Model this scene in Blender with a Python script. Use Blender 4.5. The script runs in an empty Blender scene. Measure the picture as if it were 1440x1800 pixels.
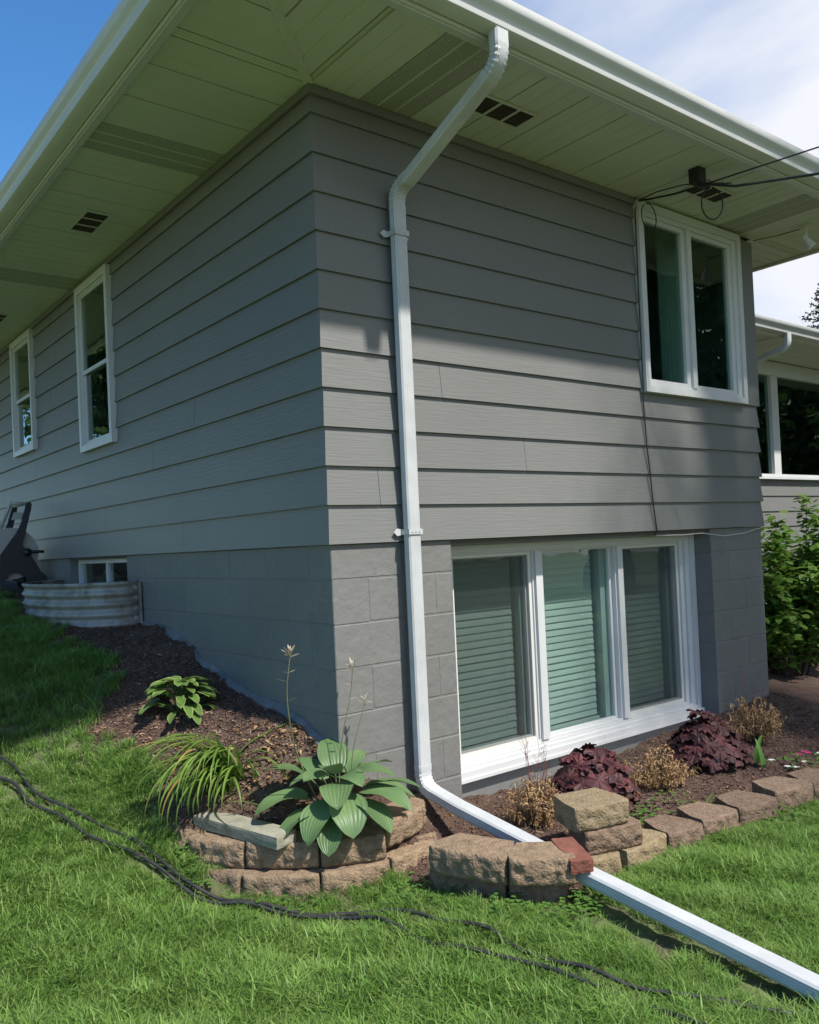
import bpy, bmesh, math, random
import numpy as np
from mathutils import Vector, Matrix, noise as mnoise
R = math.radians
sc = bpy.context.scene
col = sc.collection
rng = np.random.default_rng(7)
random.seed(7)

# ------------------------------------------------------------------ camera
cam_d = bpy.data.cameras.new('camera'); cam = bpy.data.objects.new('camera', cam_d); col.objects.link(cam)
sc.camera = cam
cam_d.sensor_fit = 'HORIZONTAL'; cam_d.sensor_width = 36.0
cam_d.lens = 1484.95 / 1440 * 36.0
cam_d.shift_y = (936.8 - 900) / 1440
cam_d.clip_start = 0.05; cam_d.clip_end = 400
CX, CY, CZ = -2.0619, -3.1866, -0.0161
r0 = Vector((0.78362153, -0.61955196, -0.04574569)); r1 = Vector((0.02737954, -0.03912232, 0.99885925)); r2 = Vector((0.62063488, 0.78398011, 0.01369405))
cam.matrix_world = Matrix(((r0.x, r1.x, -r2.x, CX), (r0.y, r1.y, -r2.y, CY), (r0.z, r1.z, -r2.z, CZ), (0, 0, 0, 1)))

# ------------------------------------------------------------------ sun + sky
SUN_EL, SUN_AZ = R(53.3), R(11)            # azimuth measured from -Y (street side) towards +X
sdir = Vector((math.sin(SUN_AZ) * math.cos(SUN_EL), -math.cos(SUN_AZ) * math.cos(SUN_EL), math.sin(SUN_EL)))
sun_d = bpy.data.lights.new('sun', 'SUN'); sun_d.energy = 2.35; sun_d.angle = R(1.8); sun_d.color = (1.0, 0.95, 0.87)
sun = bpy.data.objects.new('sun', sun_d); col.objects.link(sun)
sun.location = sdir * 30; sun.rotation_euler = (-sdir).to_track_quat('-Z', 'Y').to_euler()
w = bpy.data.worlds.new('World'); sc.world = w; w.use_nodes = True
nt = w.node_tree; nt.nodes.clear(); N = nt.nodes.new; Lk = nt.links.new
out = N('ShaderNodeOutputWorld'); bg = N('ShaderNodeBackground'); sky = N('ShaderNodeTexSky')
sky.sky_type = 'NISHITA'; sky.sun_disc = False; sky.sun_elevation = SUN_EL
sky.sun_rotation = math.atan2(sdir.x, sdir.y); sky.altitude = 300; sky.air_density = 1.0; sky.dust_density = 0.4; sky.ozone_density = 2.5
tc = N('ShaderNodeTexCoord'); mp = N('ShaderNodeMapping'); mp.inputs['Scale'].default_value = (1, 1, 2.2); mp.inputs['Location'].default_value = (0.55, 0.15, 0.0)
ns = N('ShaderNodeTexNoise'); ns.inputs['Scale'].default_value = 1.35; ns.inputs['Detail'].default_value = 7; ns.inputs['Roughness'].default_value = 0.55; ns.inputs['Distortion'].default_value = 0.3
cr = N('ShaderNodeValToRGB'); cr.color_ramp.elements[0].position = 0.36; cr.color_ramp.elements[1].position = 0.70
cr.color_ramp.elements[0].color = (0.04, 0.04, 0.04, 1)
# broken cloud thickens towards the east (+X), clear blue to the north-west
sx = N('ShaderNodeSeparateXYZ'); ma = N('ShaderNodeMath'); ma.operation = 'MULTIPLY_ADD'; ma.inputs[1].default_value = 0.6
mb2 = N('ShaderNodeMath'); mb2.operation = 'ADD'; mb2.inputs[1].default_value = -0.17
mx = N('ShaderNodeMixRGB'); mx.inputs[2].default_value = (2.5, 2.55, 2.74, 1)
hs = N('ShaderNodeHueSaturation'); hs.inputs['Saturation'].default_value = 1.35; hs.inputs['Value'].default_value = .56
Lk(tc.outputs['Generated'], mp.inputs[0]); Lk(mp.outputs[0], ns.inputs['Vector']); Lk(tc.outputs['Generated'], sx.inputs[0])
my = N('ShaderNodeMath'); my.operation = 'MULTIPLY_ADD'; my.inputs[1].default_value = -0.35; Lk(sx.outputs[1], my.inputs[0]); Lk(mb2.outputs[0], my.inputs[2])  # more cloud behind the camera, out of view, added for whiter fill light
Lk(sx.outputs[0], ma.inputs[0]); Lk(ns.outputs['Fac'], mb2.inputs[0]); Lk(my.outputs[0], ma.inputs[2]); Lk(ma.outputs[0], cr.inputs[0])
Lk(cr.outputs[0], mx.inputs[0]); Lk(sky.outputs[0], hs.inputs['Color']); Lk(hs.outputs[0], mx.inputs[1]); Lk(mx.outputs[0], bg.inputs[0])
bg.inputs[1].default_value = 0.13
Lk(bg.outputs[0], out.inputs[0])
sc.view_settings.view_transform = 'Standard'; sc.view_settings.look = 'None'; sc.view_settings.exposure = 1.5; sc.view_settings.gamma = 1.0
sc.cycles.max_bounces = 8; sc.cycles.transparent_max_bounces = 16; sc.cycles.diffuse_bounces = 6
sc.cycles.use_denoising = True

# ------------------------------------------------------------------ helpers
class MB:
    def __init__(s): s.v = []; s.f = []; s.uv = None
    def add(s, vs, fs):
        o = len(s.v); s.v += [tuple(map(float, p)) for p in vs]; s.f += [tuple(o + i for i in f) for f in fs]; return s
    def box(s, a, b, T=None):
        (x0, y0, z0), (x1, y1, z1) = a, b
        vs = [(x0, y0, z0), (x1, y0, z0), (x1, y1, z0), (x0, y1, z0), (x0, y0, z1), (x1, y0, z1), (x1, y1, z1), (x0, y1, z1)]
        if T: vs = [T(*p) for p in vs]
        return s.add(vs, [(0, 3, 2, 1), (4, 5, 6, 7), (0, 1, 5, 4), (1, 2, 6, 5), (2, 3, 7, 6), (3, 0, 4, 7)])
    def tube(s, pts, r, n=8, caps=True):
        pts = [Vector(p) for p in pts]; m = len(pts); rs = r if hasattr(r, '__len__') else [r] * m
        up = Vector((0, 0, 1)); rings = []; prev = None
        for i, p in enumerate(pts):
            t = (pts[min(i + 1, m - 1)] - pts[max(i - 1, 0)])
            t = t.normalized() if t.length > 1e-9 else Vector((0, 0, 1))
            if prev is None:
                a = up if abs(t.z) < .9 else Vector((1, 0, 0)); x = t.cross(a).normalized()
            else: x = (prev - t * prev.dot(t)).normalized()
            prev = x; y = t.cross(x)
            rings.append([p + (x * math.cos(2 * math.pi * k / n) + y * math.sin(2 * math.pi * k / n)) * rs[i] for k in range(n)])
        o = len(s.v)
        for g in rings: s.v += [tuple(q) for q in g]
        for i in range(m - 1):
            for k in range(n):
                a = o + i * n + k; b = o + i * n + (k + 1) % n; s.f.append((a, b, b + n, a + n))
        if caps: s.f.append(tuple(o + k for k in range(n))[::-1]); s.f.append(tuple(o + (m - 1) * n + k for k in range(n)))
        return s
    def prism(s, poly, ext, T):           # poly list of (a,b); ext (c0,c1); T(a,b,c)->xyz
        n = len(poly); vs = [T(a, b, ext[0]) for a, b in poly] + [T(a, b, ext[1]) for a, b in poly]
        fs = [tuple(range(n))[::-1], tuple(range(n, 2 * n))] + [(i, (i + 1) % n, (i + 1) % n + n, i + n) for i in range(n)]
        return s.add(vs, fs)
    def mesh(s, name, m=None, smooth=False, fix=True):
        me = bpy.data.meshes.new(name); me.from_pydata(s.v, [], s.f)
        if fix:
            b = bmesh.new(); b.from_mesh(me); bmesh.ops.recalc_face_normals(b, faces=b.faces); b.to_mesh(me); b.free()
        if m: me.materials.append(m)
        if smooth:
            me.polygons.foreach_set('use_smooth', [True] * len(me.polygons))
            if smooth == 'auto': me.set_sharp_from_angle(angle=R(35))
        me.update(); return me

def link(name, me, parent=None, label=None, kind=None, loc=None):
    o = bpy.data.objects.new(name, me); col.objects.link(o)
    if parent: o.parent = parent
    if label: o['label'] = label
    if kind: o['kind'] = kind
    if loc is not None: o.location = loc
    return o
def part(name, mb, m, parent, label=None, smooth=False, kind=None):
    return link(name, mb.mesh(name, m, smooth), parent, label, kind)
def thing(name, label, cat, loc=(0, 0, 0), group=None, me=None):
    o = bpy.data.objects.new(name, me); col.objects.link(o); o.location = loc
    o['label'] = label; o['category'] = cat
    if group: o['group'] = group
    return o
def struct(name, me, kind='structure'):
    return link(name, me, kind=kind)
def np_mesh(name, V, F, m, uv=None, attr=None, smooth=False):
    """V (n,3), F (m,k) arrays"""
    me = bpy.data.meshes.new(name); k = F.shape[1]
    me.vertices.add(len(V)); me.vertices.foreach_set('co', np.ascontiguousarray(V, dtype=np.float32).ravel())
    me.loops.add(F.size); me.loops.foreach_set('vertex_index', F.ravel().astype(np.int32))
    me.polygons.add(len(F)); me.polygons.foreach_set('loop_start', (np.arange(len(F)) * k).astype(np.int32))
    me.polygons.foreach_set('loop_total', np.full(len(F), k, np.int32))
    if smooth: me.polygons.foreach_set('use_smooth', np.ones(len(F), bool))
    if uv is not None:
        l = me.uv_layers.new(name='UVMap'); l.data.foreach_set('uv', np.ascontiguousarray(uv[F.ravel()], dtype=np.float32).ravel())
    if attr is not None:
        a = me.attributes.new('tint', 'FLOAT', 'POINT'); a.data.foreach_set('value', np.ascontiguousarray(attr, dtype=np.float32))
    me.materials.append(m); me.update(calc_edges=True); me.validate(); return me

# ------------------------------------------------------------------ materials
def mat(name, base, rough=0.6, base2=None, vscale=4.0, vdet=4, bump=0.0, bscale=60.0, bdist=0.002, stretch=(1, 1, 1), spec=0.5, rnd=0.0, metal=0.0, coords='pos', lo=.35, hi=.65, dirt=None, dirt_scale=2.0, dirt_lo=.55, dirt_hi=.75):
    m = bpy.data.materials.new(name); m.use_nodes = True; t = m.node_tree; n = t.nodes; l = t.links
    b = n['Principled BSDF']; b.inputs['Roughness'].default_value = rough; b.inputs['Specular IOR Level'].default_value = spec; b.inputs['Metallic'].default_value = metal
    if coords == 'pos': g = n.new('ShaderNodeNewGeometry').outputs['Position']
    else: g = n.new('ShaderNodeTexCoord').outputs['Object']
    cur = None
    if base2:
        q = n.new('ShaderNodeTexNoise'); q.inputs['Scale'].default_value = vscale; q.inputs['Detail'].default_value = vdet; q.inputs['Roughness'].default_value = .6
        l.new(g, q.inputs['Vector']); rp = n.new('ShaderNodeValToRGB'); rp.color_ramp.elements[0].position = lo; rp.color_ramp.elements[1].position = hi
        rp.color_ramp.elements[0].color = (*base, 1); rp.color_ramp.elements[1].color = (*base2, 1); l.new(q.outputs['Fac'], rp.inputs[0]); cur = rp.outputs[0]
    else:
        rg = n.new('ShaderNodeRGB'); rg.outputs[0].default_value = (*base, 1); cur = rg.outputs[0]
    if dirt:
        q = n.new('ShaderNodeTexNoise'); q.inputs['Scale'].default_value = dirt_scale; q.inputs['Detail'].default_value = 8; q.inputs['Roughness'].default_value = .7
        l.new(g, q.inputs['Vector']); mr = n.new('ShaderNodeMapRange'); mr.inputs[1].default_value = dirt_lo; mr.inputs[2].default_value = dirt_hi
        l.new(q.outputs['Fac'], mr.inputs[0]); mm = n.new('ShaderNodeMixRGB'); l.new(mr.outputs[0], mm.inputs[0]); l.new(cur, mm.inputs[1]); mm.inputs[2].default_value = (*dirt, 1); cur = mm.outputs[0]
    if rnd:
        oi = n.new('ShaderNodeObjectInfo'); mr = n.new('ShaderNodeMapRange'); mr.inputs[3].default_value = 1 - rnd; mr.inputs[4].default_value = 1 + rnd
        l.new(oi.outputs['Random'], mr.inputs[0]); h = n.new('ShaderNodeHueSaturation'); l.new(mr.outputs[0], h.inputs['Value']); l.new(cur, h.inputs['Color']); cur = h.outputs[0]
    l.new(cur, b.inputs['Base Color'])
    if bump:
        mp = n.new('ShaderNodeMapping'); mp.inputs['Scale'].default_value = stretch; l.new(g, mp.inputs[0])
        q = n.new('ShaderNodeTexNoise'); q.inputs['Scale'].default_value = bscale; q.inputs['Detail'].default_value = 5; l.new(mp.outputs[0], q.inputs['Vector'])
        bp = n.new('ShaderNodeBump'); bp.inputs['Strength'].default_value = bump; bp.inputs['Distance'].default_value = bdist
        l.new(q.outputs['Fac'], bp.inputs['Height']); l.new(bp.outputs[0], b.inputs['Normal'])
    return m
def leafmat(name, c1, c2, vein=None, nveins=9, edge=None, trans=0.3, rough=0.45, vs=3.0, rnd=.15, tint=None):
    m = bpy.data.materials.new(name); m.use_nodes = True; t = m.node_tree; n = t.nodes; l = t.links
    b = n['Principled BSDF']; b.inputs['Roughness'].default_value = rough; b.inputs['Specular IOR Level'].default_value = .35
    g = n.new('ShaderNodeNewGeometry').outputs['Position']; q = n.new('ShaderNodeTexNoise'); q.inputs['Scale'].default_value = vs; q.inputs['Detail'].default_value = 3; l.new(g, q.inputs['Vector'])
    rp = n.new('ShaderNodeValToRGB'); rp.color_ramp.elements[0].position = .35; rp.color_ramp.elements[1].position = .65
    rp.color_ramp.elements[0].color = (*c1, 1); rp.color_ramp.elements[1].color = (*c2, 1); l.new(q.outputs['Fac'], rp.inputs[0]); cur = rp.outputs[0]
    if vein or edge:
        uv = n.new('ShaderNodeTexCoord').outputs['UV']; sp = n.new('ShaderNodeSeparateXYZ'); l.new(uv, sp.inputs[0])
    if vein:
        a = n.new('ShaderNodeMath'); a.operation = 'MULTIPLY'; a.inputs[1].default_value = nveins * 2 * math.pi; l.new(sp.outputs[0], a.inputs[0])
        c = n.new('ShaderNodeMath'); c.operation = 'COSINE'; l.new(a.outputs[0], c.inputs[0])
        mr = n.new('ShaderNodeMapRange'); mr.inputs[1].default_value = .55; mr.inputs[2].default_value = 1.0; mr.inputs[4].default_value = .55; l.new(c.outputs[0], mr.inputs[0])
        mm = n.new('ShaderNodeMixRGB'); l.new(mr.outputs[0], mm.inputs[0]); l.new(cur, mm.inputs[1]); mm.inputs[2].default_value = (*vein, 1); cur = mm.outputs[0]
        bp = n.new('ShaderNodeBump'); bp.inputs['Strength'].default_value = .35; bp.inputs['Distance'].default_value = .002; bp.invert = True
        l.new(c.outputs[0], bp.inputs['Height']); l.new(bp.outputs[0], b.inputs['Normal'])
    if edge:
        a = n.new('ShaderNodeMath'); a.operation = 'SUBTRACT'; a.inputs[1].default_value = .5; l.new(sp.outputs[0], a.inputs[0]); c = n.new('ShaderNodeMath'); c.operation = 'ABSOLUTE'; l.new(a.outputs[0], c.inputs[0])
        mr = n.new('ShaderNodeMapRange'); mr.inputs[1].default_value = .36; mr.inputs[2].default_value = .44; l.new(c.outputs[0], mr.inputs[0])
        mm = n.new('ShaderNodeMixRGB'); l.new(mr.outputs[0], mm.inputs[0]); l.new(cur, mm.inputs[1]); mm.inputs[2].default_value = (*edge, 1); cur = mm.outputs[0]
    if tint:
        at = n.new('ShaderNodeAttribute'); at.attribute_name = 'tint'; mm = n.new('ShaderNodeMixRGB'); l.new(at.outputs['Fac'], mm.inputs[0]); l.new(cur, mm.inputs[1]); mm.inputs[2].default_value = (*tint, 1); cur = mm.outputs[0]
    if rnd:
        oi = n.new('ShaderNodeObjectInfo'); mr = n.new('ShaderNodeMapRange'); mr.inputs[3].default_value = 1 - rnd; mr.inputs[4].default_value = 1 + rnd
        l.new(oi.outputs['Random'], mr.inputs[0]); h = n.new('ShaderNodeHueSaturation'); l.new(mr.outputs[0], h.inputs['Value']); l.new(cur, h.inputs['Color']); cur = h.outputs[0]
    l.new(cur, b.inputs['Base Color'])
    if trans:
        tr = n.new('ShaderNodeBsdfTranslucent'); l.new(cur, tr.inputs[0]); ms = n.new('ShaderNodeMixShader'); ms.inputs[0].default_value = trans
        l.new(b.outputs[0], ms.inputs[1]); l.new(tr.outputs[0], ms.inputs[2]); l.new(ms.outputs[0], n['Material Output'].inputs[0])
    return m
def glassmat(name, tint, refl=1.0, screen=None):
    m = bpy.data.materials.new(name); m.use_nodes = True; t = m.node_tree; n = t.nodes; l = t.links; n.remove(n['Principled BSDF'])
    tr = n.new('ShaderNodeBsdfTransparent'); tr.inputs[0].default_value = (*tint, 1); gl = n.new('ShaderNodeBsdfGlossy'); gl.inputs['Roughness'].default_value = .005; gl.inputs[0].default_value = (refl, refl, refl, 1)
    fr = n.new('ShaderNodeLayerWeight'); fr.inputs[0].default_value = .5; pw = n.new('ShaderNodeMath'); pw.operation = 'POWER'; pw.inputs[1].default_value = 4.0; l.new(fr.outputs['Facing'], pw.inputs[0]); mu = n.new('ShaderNodeMath'); mu.operation = 'MULTIPLY_ADD'; mu.inputs[1].default_value = .85; mu.inputs[2].default_value = .05; mu.use_clamp = True; l.new(pw.outputs[0], mu.inputs[0])
    ms = n.new('ShaderNodeMixShader'); l.new(mu.outputs[0], ms.inputs[0]); l.new(tr.outputs[0], ms.inputs[1]); l.new(gl.outputs[0], ms.inputs[2])
    # faint waviness of the pane
    g = n.new('ShaderNodeNewGeometry'); q = n.new('ShaderNodeTexNoise'); q.inputs['Scale'].default_value = 2.2; l.new(g.outputs['Position'], q.inputs['Vector']); bp = n.new('ShaderNodeBump'); bp.inputs['Strength'].default_value = .12; bp.inputs['Distance'].default_value = .02
    l.new(q.outputs['Fac'], bp.inputs['Height']); l.new(bp.outputs[0], gl.inputs['Normal'])
    l.new(ms.outputs[0], n['Material Output'].inputs[0]); return m

M = {}
M['siding'] = mat('grey_siding_paint', (.158, .161, .155), .46, (.172, .174, .168), 1.3, bump=.55, bscale=1.0, bdist=.0035, stretch=(5, 5, 95), rnd=.025, spec=.45)
M['block'] = mat('grey_block_paint', (.148, .149, .143), .62, (.170, .170, .163), 1.7, bump=.8, bscale=26, bdist=.006, rnd=.04, dirt=(.112, .108, .098), dirt_scale=3.5, dirt_lo=.56, dirt_hi=.8)
M['white'] = mat('white_aluminium_paint', (.62, .63, .63), .35, (.57, .58, .58), 2.5, bump=.1, bscale=20, bdist=.001)
M['trim'] = mat('white_vinyl', (.57, .58, .58), .4, (.53, .54, .54), 3)
M['dwhite'] = mat('weathered_white_metal', (.50, .515, .52), .42, (.43, .445, .45), 6, bump=.15, bscale=40, bdist=.001, dirt=(.22, .22, .20), dirt_scale=30, dirt_lo=.64, dirt_hi=.78)
M['soffit'] = mat('cream_soffit', (.60, .61, .53), .5, (.56, .57, .49), 2.0)
M['dark'] = mat('black_plastic', (.012, .012, .014), .45)
M['darkmetal'] = mat('dark_screen', (.02, .02, .022), .8)  # near-black tone for the vent screens and the soffit wall channel
M['fascia'] = mat('fascia_grey_white', (.6, .6, .56), .5)
M['shingle'] = mat('brown_shingle', (.09, .075, .065), .9, (.14, .12, .1), 8, bump=.5, bscale=60, bdist=.004)
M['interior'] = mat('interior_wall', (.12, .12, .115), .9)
M['slat'] = mat('blind_slat', (.56, .56, .55), .45, rnd=.03)
M['curtain'] = mat('curtain_cloth', (.5, .52, .5), .8)
M['glass'] = glassmat('clear_glass', (.785, .87, .845))
M['glass_side'] = glassmat('screened_glass', (.79, .87, .85))
M['glass_up'] = glassmat('dark_glass', (.66, .80, .76))
M['stone'] = mat('tan_split_stone', (.185, .128, .080), .95, (.285, .205, .132), 32, 6, bump=1, bscale=85, bdist=.011, rnd=.12, dirt=(.085, .06, .036), dirt_scale=9, dirt_lo=.55, dirt_hi=.8)
M['stone_r'] = mat('brown_split_stone', (.15, .098, .065), .95, (.225, .158, .112), 32, 6, bump=1, bscale=85, bdist=.011, rnd=.1, dirt=(.07, .05, .034), dirt_scale=9, dirt_lo=.55, dirt_hi=.8)
M['stone_y'] = mat('buff_split_stone', (.19, .142, .080), .95, (.27, .21, .128), 32, 6, bump=1, bscale=85, bdist=.011, rnd=.08, dirt=(.06, .048, .033), dirt_scale=7, dirt_lo=.58, dirt_hi=.72)
M['paver'] = mat('grey_concrete', (.19, .185, .135), .95, (.30, .29, .225), 14, 6, bump=.7, bscale=90, bdist=.003)
M['brick'] = mat('red_brick', (.13, .040, .026), .9, (.20, .072, .05), 12, 5, bump=.8, bscale=80, bdist=.004, dirt=(.09, .05, .04), dirt_scale=8)
M['galv'] = mat('galvanised_steel', (.27, .27, .25), .6, (.36, .36, .33), 5, metal=.3, dirt=(.15, .115, .08), dirt_scale=6, dirt_lo=.44, dirt_hi=.66, bump=.15, bscale=30)
M['hose'] = mat('black_rubber_hose', (.02, .02, .021), .5, (.035, .035, .035), 30)
M['tar'] = mat('foundation_coating', (.11, .115, .12), .6, (.18, .185, .19), 9, bump=.5, bscale=30, bdist=.01)
M['soil'] = mat('mulch_soil', (.055, .031, .023), 1, (.10, .062, .045), 10, 8, bump=1, bscale=45, bdist=.02, dirt=(.11, .072, .05), dirt_scale=1.2, dirt_lo=.5, dirt_hi=.62)
M['turf'] = mat('turf_soil', (.065, .085, .030), 1, (.115, .15, .05), 12, 6, bump=1, bscale=50, bdist=.02, dirt=(.10, .085, .05), dirt_scale=7, dirt_lo=.5, dirt_hi=.66)
M['bark'] = mat('bark', (.07, .05, .035), .9, (.12, .09, .07), 12, bump=.8, bscale=30, bdist=.01)
M['wire'] = mat('black_cable', (.012, .012, .013), .5)
M['grey'] = mat('light_grey_plastic', (.36, .36, .35), .5)
M['charcoal'] = mat('charcoal_plastic', (.022, .023, .03), .5)
M['chip'] = leafmat('mulch_chip', (.085, .047, .034), (.145, .088, .062), trans=0, rough=.9, vs=40, rnd=0, tint=(.30, .21, .14))
M['grass'] = leafmat('grass_blade', (.125, .265, .044), (.20, .34, .078), trans=.45, rough=.5, vs=4.5, rnd=.3, tint=(.24, .32, .09))
M['hosta'] = leafmat('hosta_leaf', (.115, .20, .085), (.165, .26, .10), vein=(.10, .18, .078), nveins=8, trans=.26, rough=.42, vs=5, rnd=.12)
M['hosta_s'] = leafmat('variegated_leaf', (.11, .20, .045), (.15, .25, .06), vein=(.06, .12, .03), nveins=6, edge=(.27, .33, .11), trans=.25, rough=.45, vs=9, rnd=.12)
M['lily'] = leafmat('daylily_leaf', (.13, .235, .04), (.20, .29, .065), trans=.35, vs=7, rnd=.2)
M['lily_y'] = leafmat('yellowed_leaf', (.45, .33, .06), (.36, .20, .06), trans=.3, vs=12, rnd=.2)
M['burg'] = leafmat('burgundy_leaf', (.040, .015, .019), (.095, .026, .028), vein=(.022, .008, .012), nveins=5, trans=.15, rough=.6, vs=22, rnd=.4)
M['dry'] = leafmat('dry_leaf', (.26, .145, .060), (.40, .27, .14), trans=.15, rough=.8, vs=16, rnd=0)
M['redstem'] = mat('red_stem', (.14, .03, .025), .7)
M['bush'] = leafmat('bush_leaf', (.11, .23, .035), (.18, .31, .055), trans=.4, vs=5, rnd=.2)
M['weed'] = leafmat('weed_leaf', (.08, .19, .035), (.12, .24, .045), trans=.3, vs=9, rnd=.1)
M['stalk'] = leafmat('stalk', (.13, .15, .07), (.10, .10, .06), trans=0, vs=10, rnd=.1)
M['petal'] = leafmat('white_petal', (.75, .74, .70), (.8, .8, .78), trans=.3, rnd=0)
M['petal_p'] = leafmat('magenta_petal', (.5, .03, .18), (.6, .06, .25), trans=.3, rnd=0)
M['pod'] = leafmat('seed_head', (.5, .45, .38), (.36, .29, .22), trans=.2, vs=40, rnd=0)
M['tree'] = leafmat('tree_leaf', (.035, .075, .018), (.06, .11, .025), trans=.25, vs=1.5, rnd=0)
M['spruce'] = leafmat('spruce_needle', (.030, .045, .028), (.05, .065, .04), trans=0, vs=2, rnd=0, tint=(.12, .085, .06))
def screenmat():
    m = bpy.data.materials.new('insect_screen'); m.use_nodes = True; t = m.node_tree; n = t.nodes; b = n['Principled BSDF']; b.inputs['Base Color'].default_value = (.015, .018, .018, 1); b.inputs['Roughness'].default_value = .9
    tr = n.new('ShaderNodeBsdfTransparent'); ms = n.new('ShaderNodeMixShader'); ms.inputs[0].default_value = .42; t.links.new(tr.outputs[0], ms.inputs[1]); t.links.new(b.outputs[0], ms.inputs[2]); t.links.new(ms.outputs[0], n['Material Output'].inputs[0]); return m
M['screen'] = screenmat()
M['gravel'] = mat('gravel', (.2, .19, .17), .95, (.3, .28, .25), 40, bump=1, bscale=50, bdist=.02)

# perforated soffit: rows of pin holes
def perf():
    m = mat('perforated_soffit', (.47, .48, .41), .6); t = m.node_tree; n = t.nodes; l = t.links
    g = n.new('ShaderNodeNewGeometry').outputs['Position']; v = n.new('ShaderNodeTexVoronoi'); v.voronoi_dimensions = '2D'; v.inputs['Scale'].default_value = 110; v.inputs['Randomness'].default_value = .15; l.new(g, v.inputs['Vector'])
    mr = n.new('ShaderNodeMapRange'); mr.inputs[1].default_value = .36; mr.inputs[2].default_value = .44; l.new(v.outputs['Distance'], mr.inputs[0])
    mm = n.new('ShaderNodeMixRGB'); l.new(mr.outputs[0], mm.inputs[0]); mm.inputs[1].default_value = (.17, .175, .145, 1); mm.inputs[2].default_value = (.55, .56, .48, 1)
    l.new(mm.outputs[0], n['Principled BSDF'].inputs['Base Color']); return m
M['perf'] = perf()
# ------------------------------------------------------------------ house
XE = 3.73; YB = 12.5; H = .1778; ZS = 2.078; OV = .68; T0 = .017
house = thing('house', 'grey painted house with lap siding over a painted block foundation', 'house')
SIDE = {'front': lambda u, d, z: (u, d, z), 'left': lambda u, d, z: (d, u, z), 'right': lambda u, d, z: (XE - d, u, z)}
def off(z, z0): return T0 * (1 - (z - z0) / (H + .025))
def siding_board(side, z0, za, zb, u0, u1, m0=None, m1=None, parent=None, base=0.0, T=None):
    """tilted lap board; m0/m1 = 'mitre' makes that end follow the face offset"""
    T = T or SIDE[side]; th = .0125; rows = [za, zb]; vs = []
    for z in rows:
        w = off(z, z0); do = base + T0 - w; di = do + th
        for d in (do, di):
            a = u0 + (d if m0 == 'mitre' else 0); b = u1 - (d if m1 == 'mitre' else 0)
            vs += [T(a, d, z), T(b, d, z)]
    # order: z0:(o a,o b,i a,i b) z1 same
    mb = MB().add(vs, [(0, 1, 5, 4), (2, 6, 7, 3), (0, 2, 3, 1), (4, 5, 7, 6), (0, 4, 6, 2), (1, 3, 7, 5)])
    part('siding_board', mb, M['siding'], parent or house)
def course(side, k, L, wins, joints, e0, e1, parent=None, base=0.0, T=None, top=ZS - .03):
    z0 = k * H; z1 = min(z0 + H + .02, top + .01)
    segs = [(0.0, L, z0, z1)]
    for (a, b, c, d) in wins:             # window hole u a..b, z c..d
        new = []
        for (s, e, za, zb) in segs:
            if d <= za or c >= zb or b <= s or a >= e: new.append((s, e, za, zb)); continue
            if s < a: new.append((s, a, za, zb))
            if e > b: new.append((b, e, za, zb))
            if za < c - .004: new.append((max(s, a), min(e, b), za, c))
            if zb > d + .004 and d > za: new.append((max(s, a), min(e, b), d, zb))
        segs = new
    fin = []
    for s in segs:
        js = sorted([j for j in joints if s[0] + .15 < j < s[1] - .15])
        pts = [s[0]] + js + [s[1]]
        for i in range(len(pts) - 1):
            a = pts[i] + (.0012 if i else 0); b = pts[i + 1] - (.0012 if i < len(pts) - 2 else 0)
            fin.append((a, b, s[2], s[3]))
    for (a, b, za, zb) in fin:
        siding_board(side, z0, za, zb, a, b, e0 if a == 0 else None, e1 if b == L else None, parent, base, T)
W_UP = (2.37, 3.735, .865, 2.2)
front_j = {4: [.709], 2: [1.292], 1: [.297], 8: [], 6: []}
for k in range(12):
    course('front', k, XE, [W_UP], front_j.get(k, []), 'mitre', 'mitre')
WL = [(2.65, 3.35, .79, 2.03), (4.64, 5.33, .97, 2.035), (7.6, 8.3, .97, 2.035)]
left_j = {0: [1.612, 5.2, 8.9], 1: [2.939, 6.6, 10.2], 2: [4.256, 7.9], 3: [2.017, 5.6, 9.3], 4: [1.368, 4.711, 8.4], 5: [3.9, 7.0], 6: [6.2, 9.8], 7: [4.2, 8.6], 8: [5.9, 9.5], 9: [4.0, 7.1], 10: [6.4], 11: [3.8, 7.4]}
for k in range(12):
    course('left', k, YB, WL, left_j[k], 'mitre', None)
for k in range(12):
    course('right', k, 1.84, [], [], 'mitre', None)
# inner wall behind the siding, with window openings
core = MB()
def wall_core(T, L, wins, d0, d1, zb, zt, u_start):
    us = sorted({u_start, L, *[w_[0] for w_ in wins], *[w_[1] for w_ in wins]}); us = [u for u in us if u_start <= u <= L]
    for a, b in zip(us[:-1], us[1:]):
        hole = [w_ for w_ in wins if w_[0] < (a + b) / 2 < w_[1]]
        if not hole: core.box((a, d0, zb), (b, d1, zt), T)
        else:
            w_ = hole[0]
            if w_[2] > zb: core.box((a, d0, zb), (b, d1, w_[2]), T)
            if w_[3] < zt: core.box((a, d0, w_[3]), (b, d1, zt), T)
wall_core(SIDE['front'], XE - .03, [(2.40, 3.50, .90, 2.03)], .0262, .15, .002, 2.6, .0262)
wall_core(SIDE['left'], YB, [(a + .03, b - .03, c + .03, d - .03) for a, b, c, d in WL], .0264, .15, .002, 2.6, .151)
wall_core(SIDE['right'], YB, [], .0264, .15, .002, 2.6, .151)
core.box((.0264, YB, -1.6), (XE - .0264, YB + .12, 2.6)).box((XE - .15, 2.0, -1.6), (XE - .0264, YB, .0))
part('wall', core, M['interior'], house)
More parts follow.
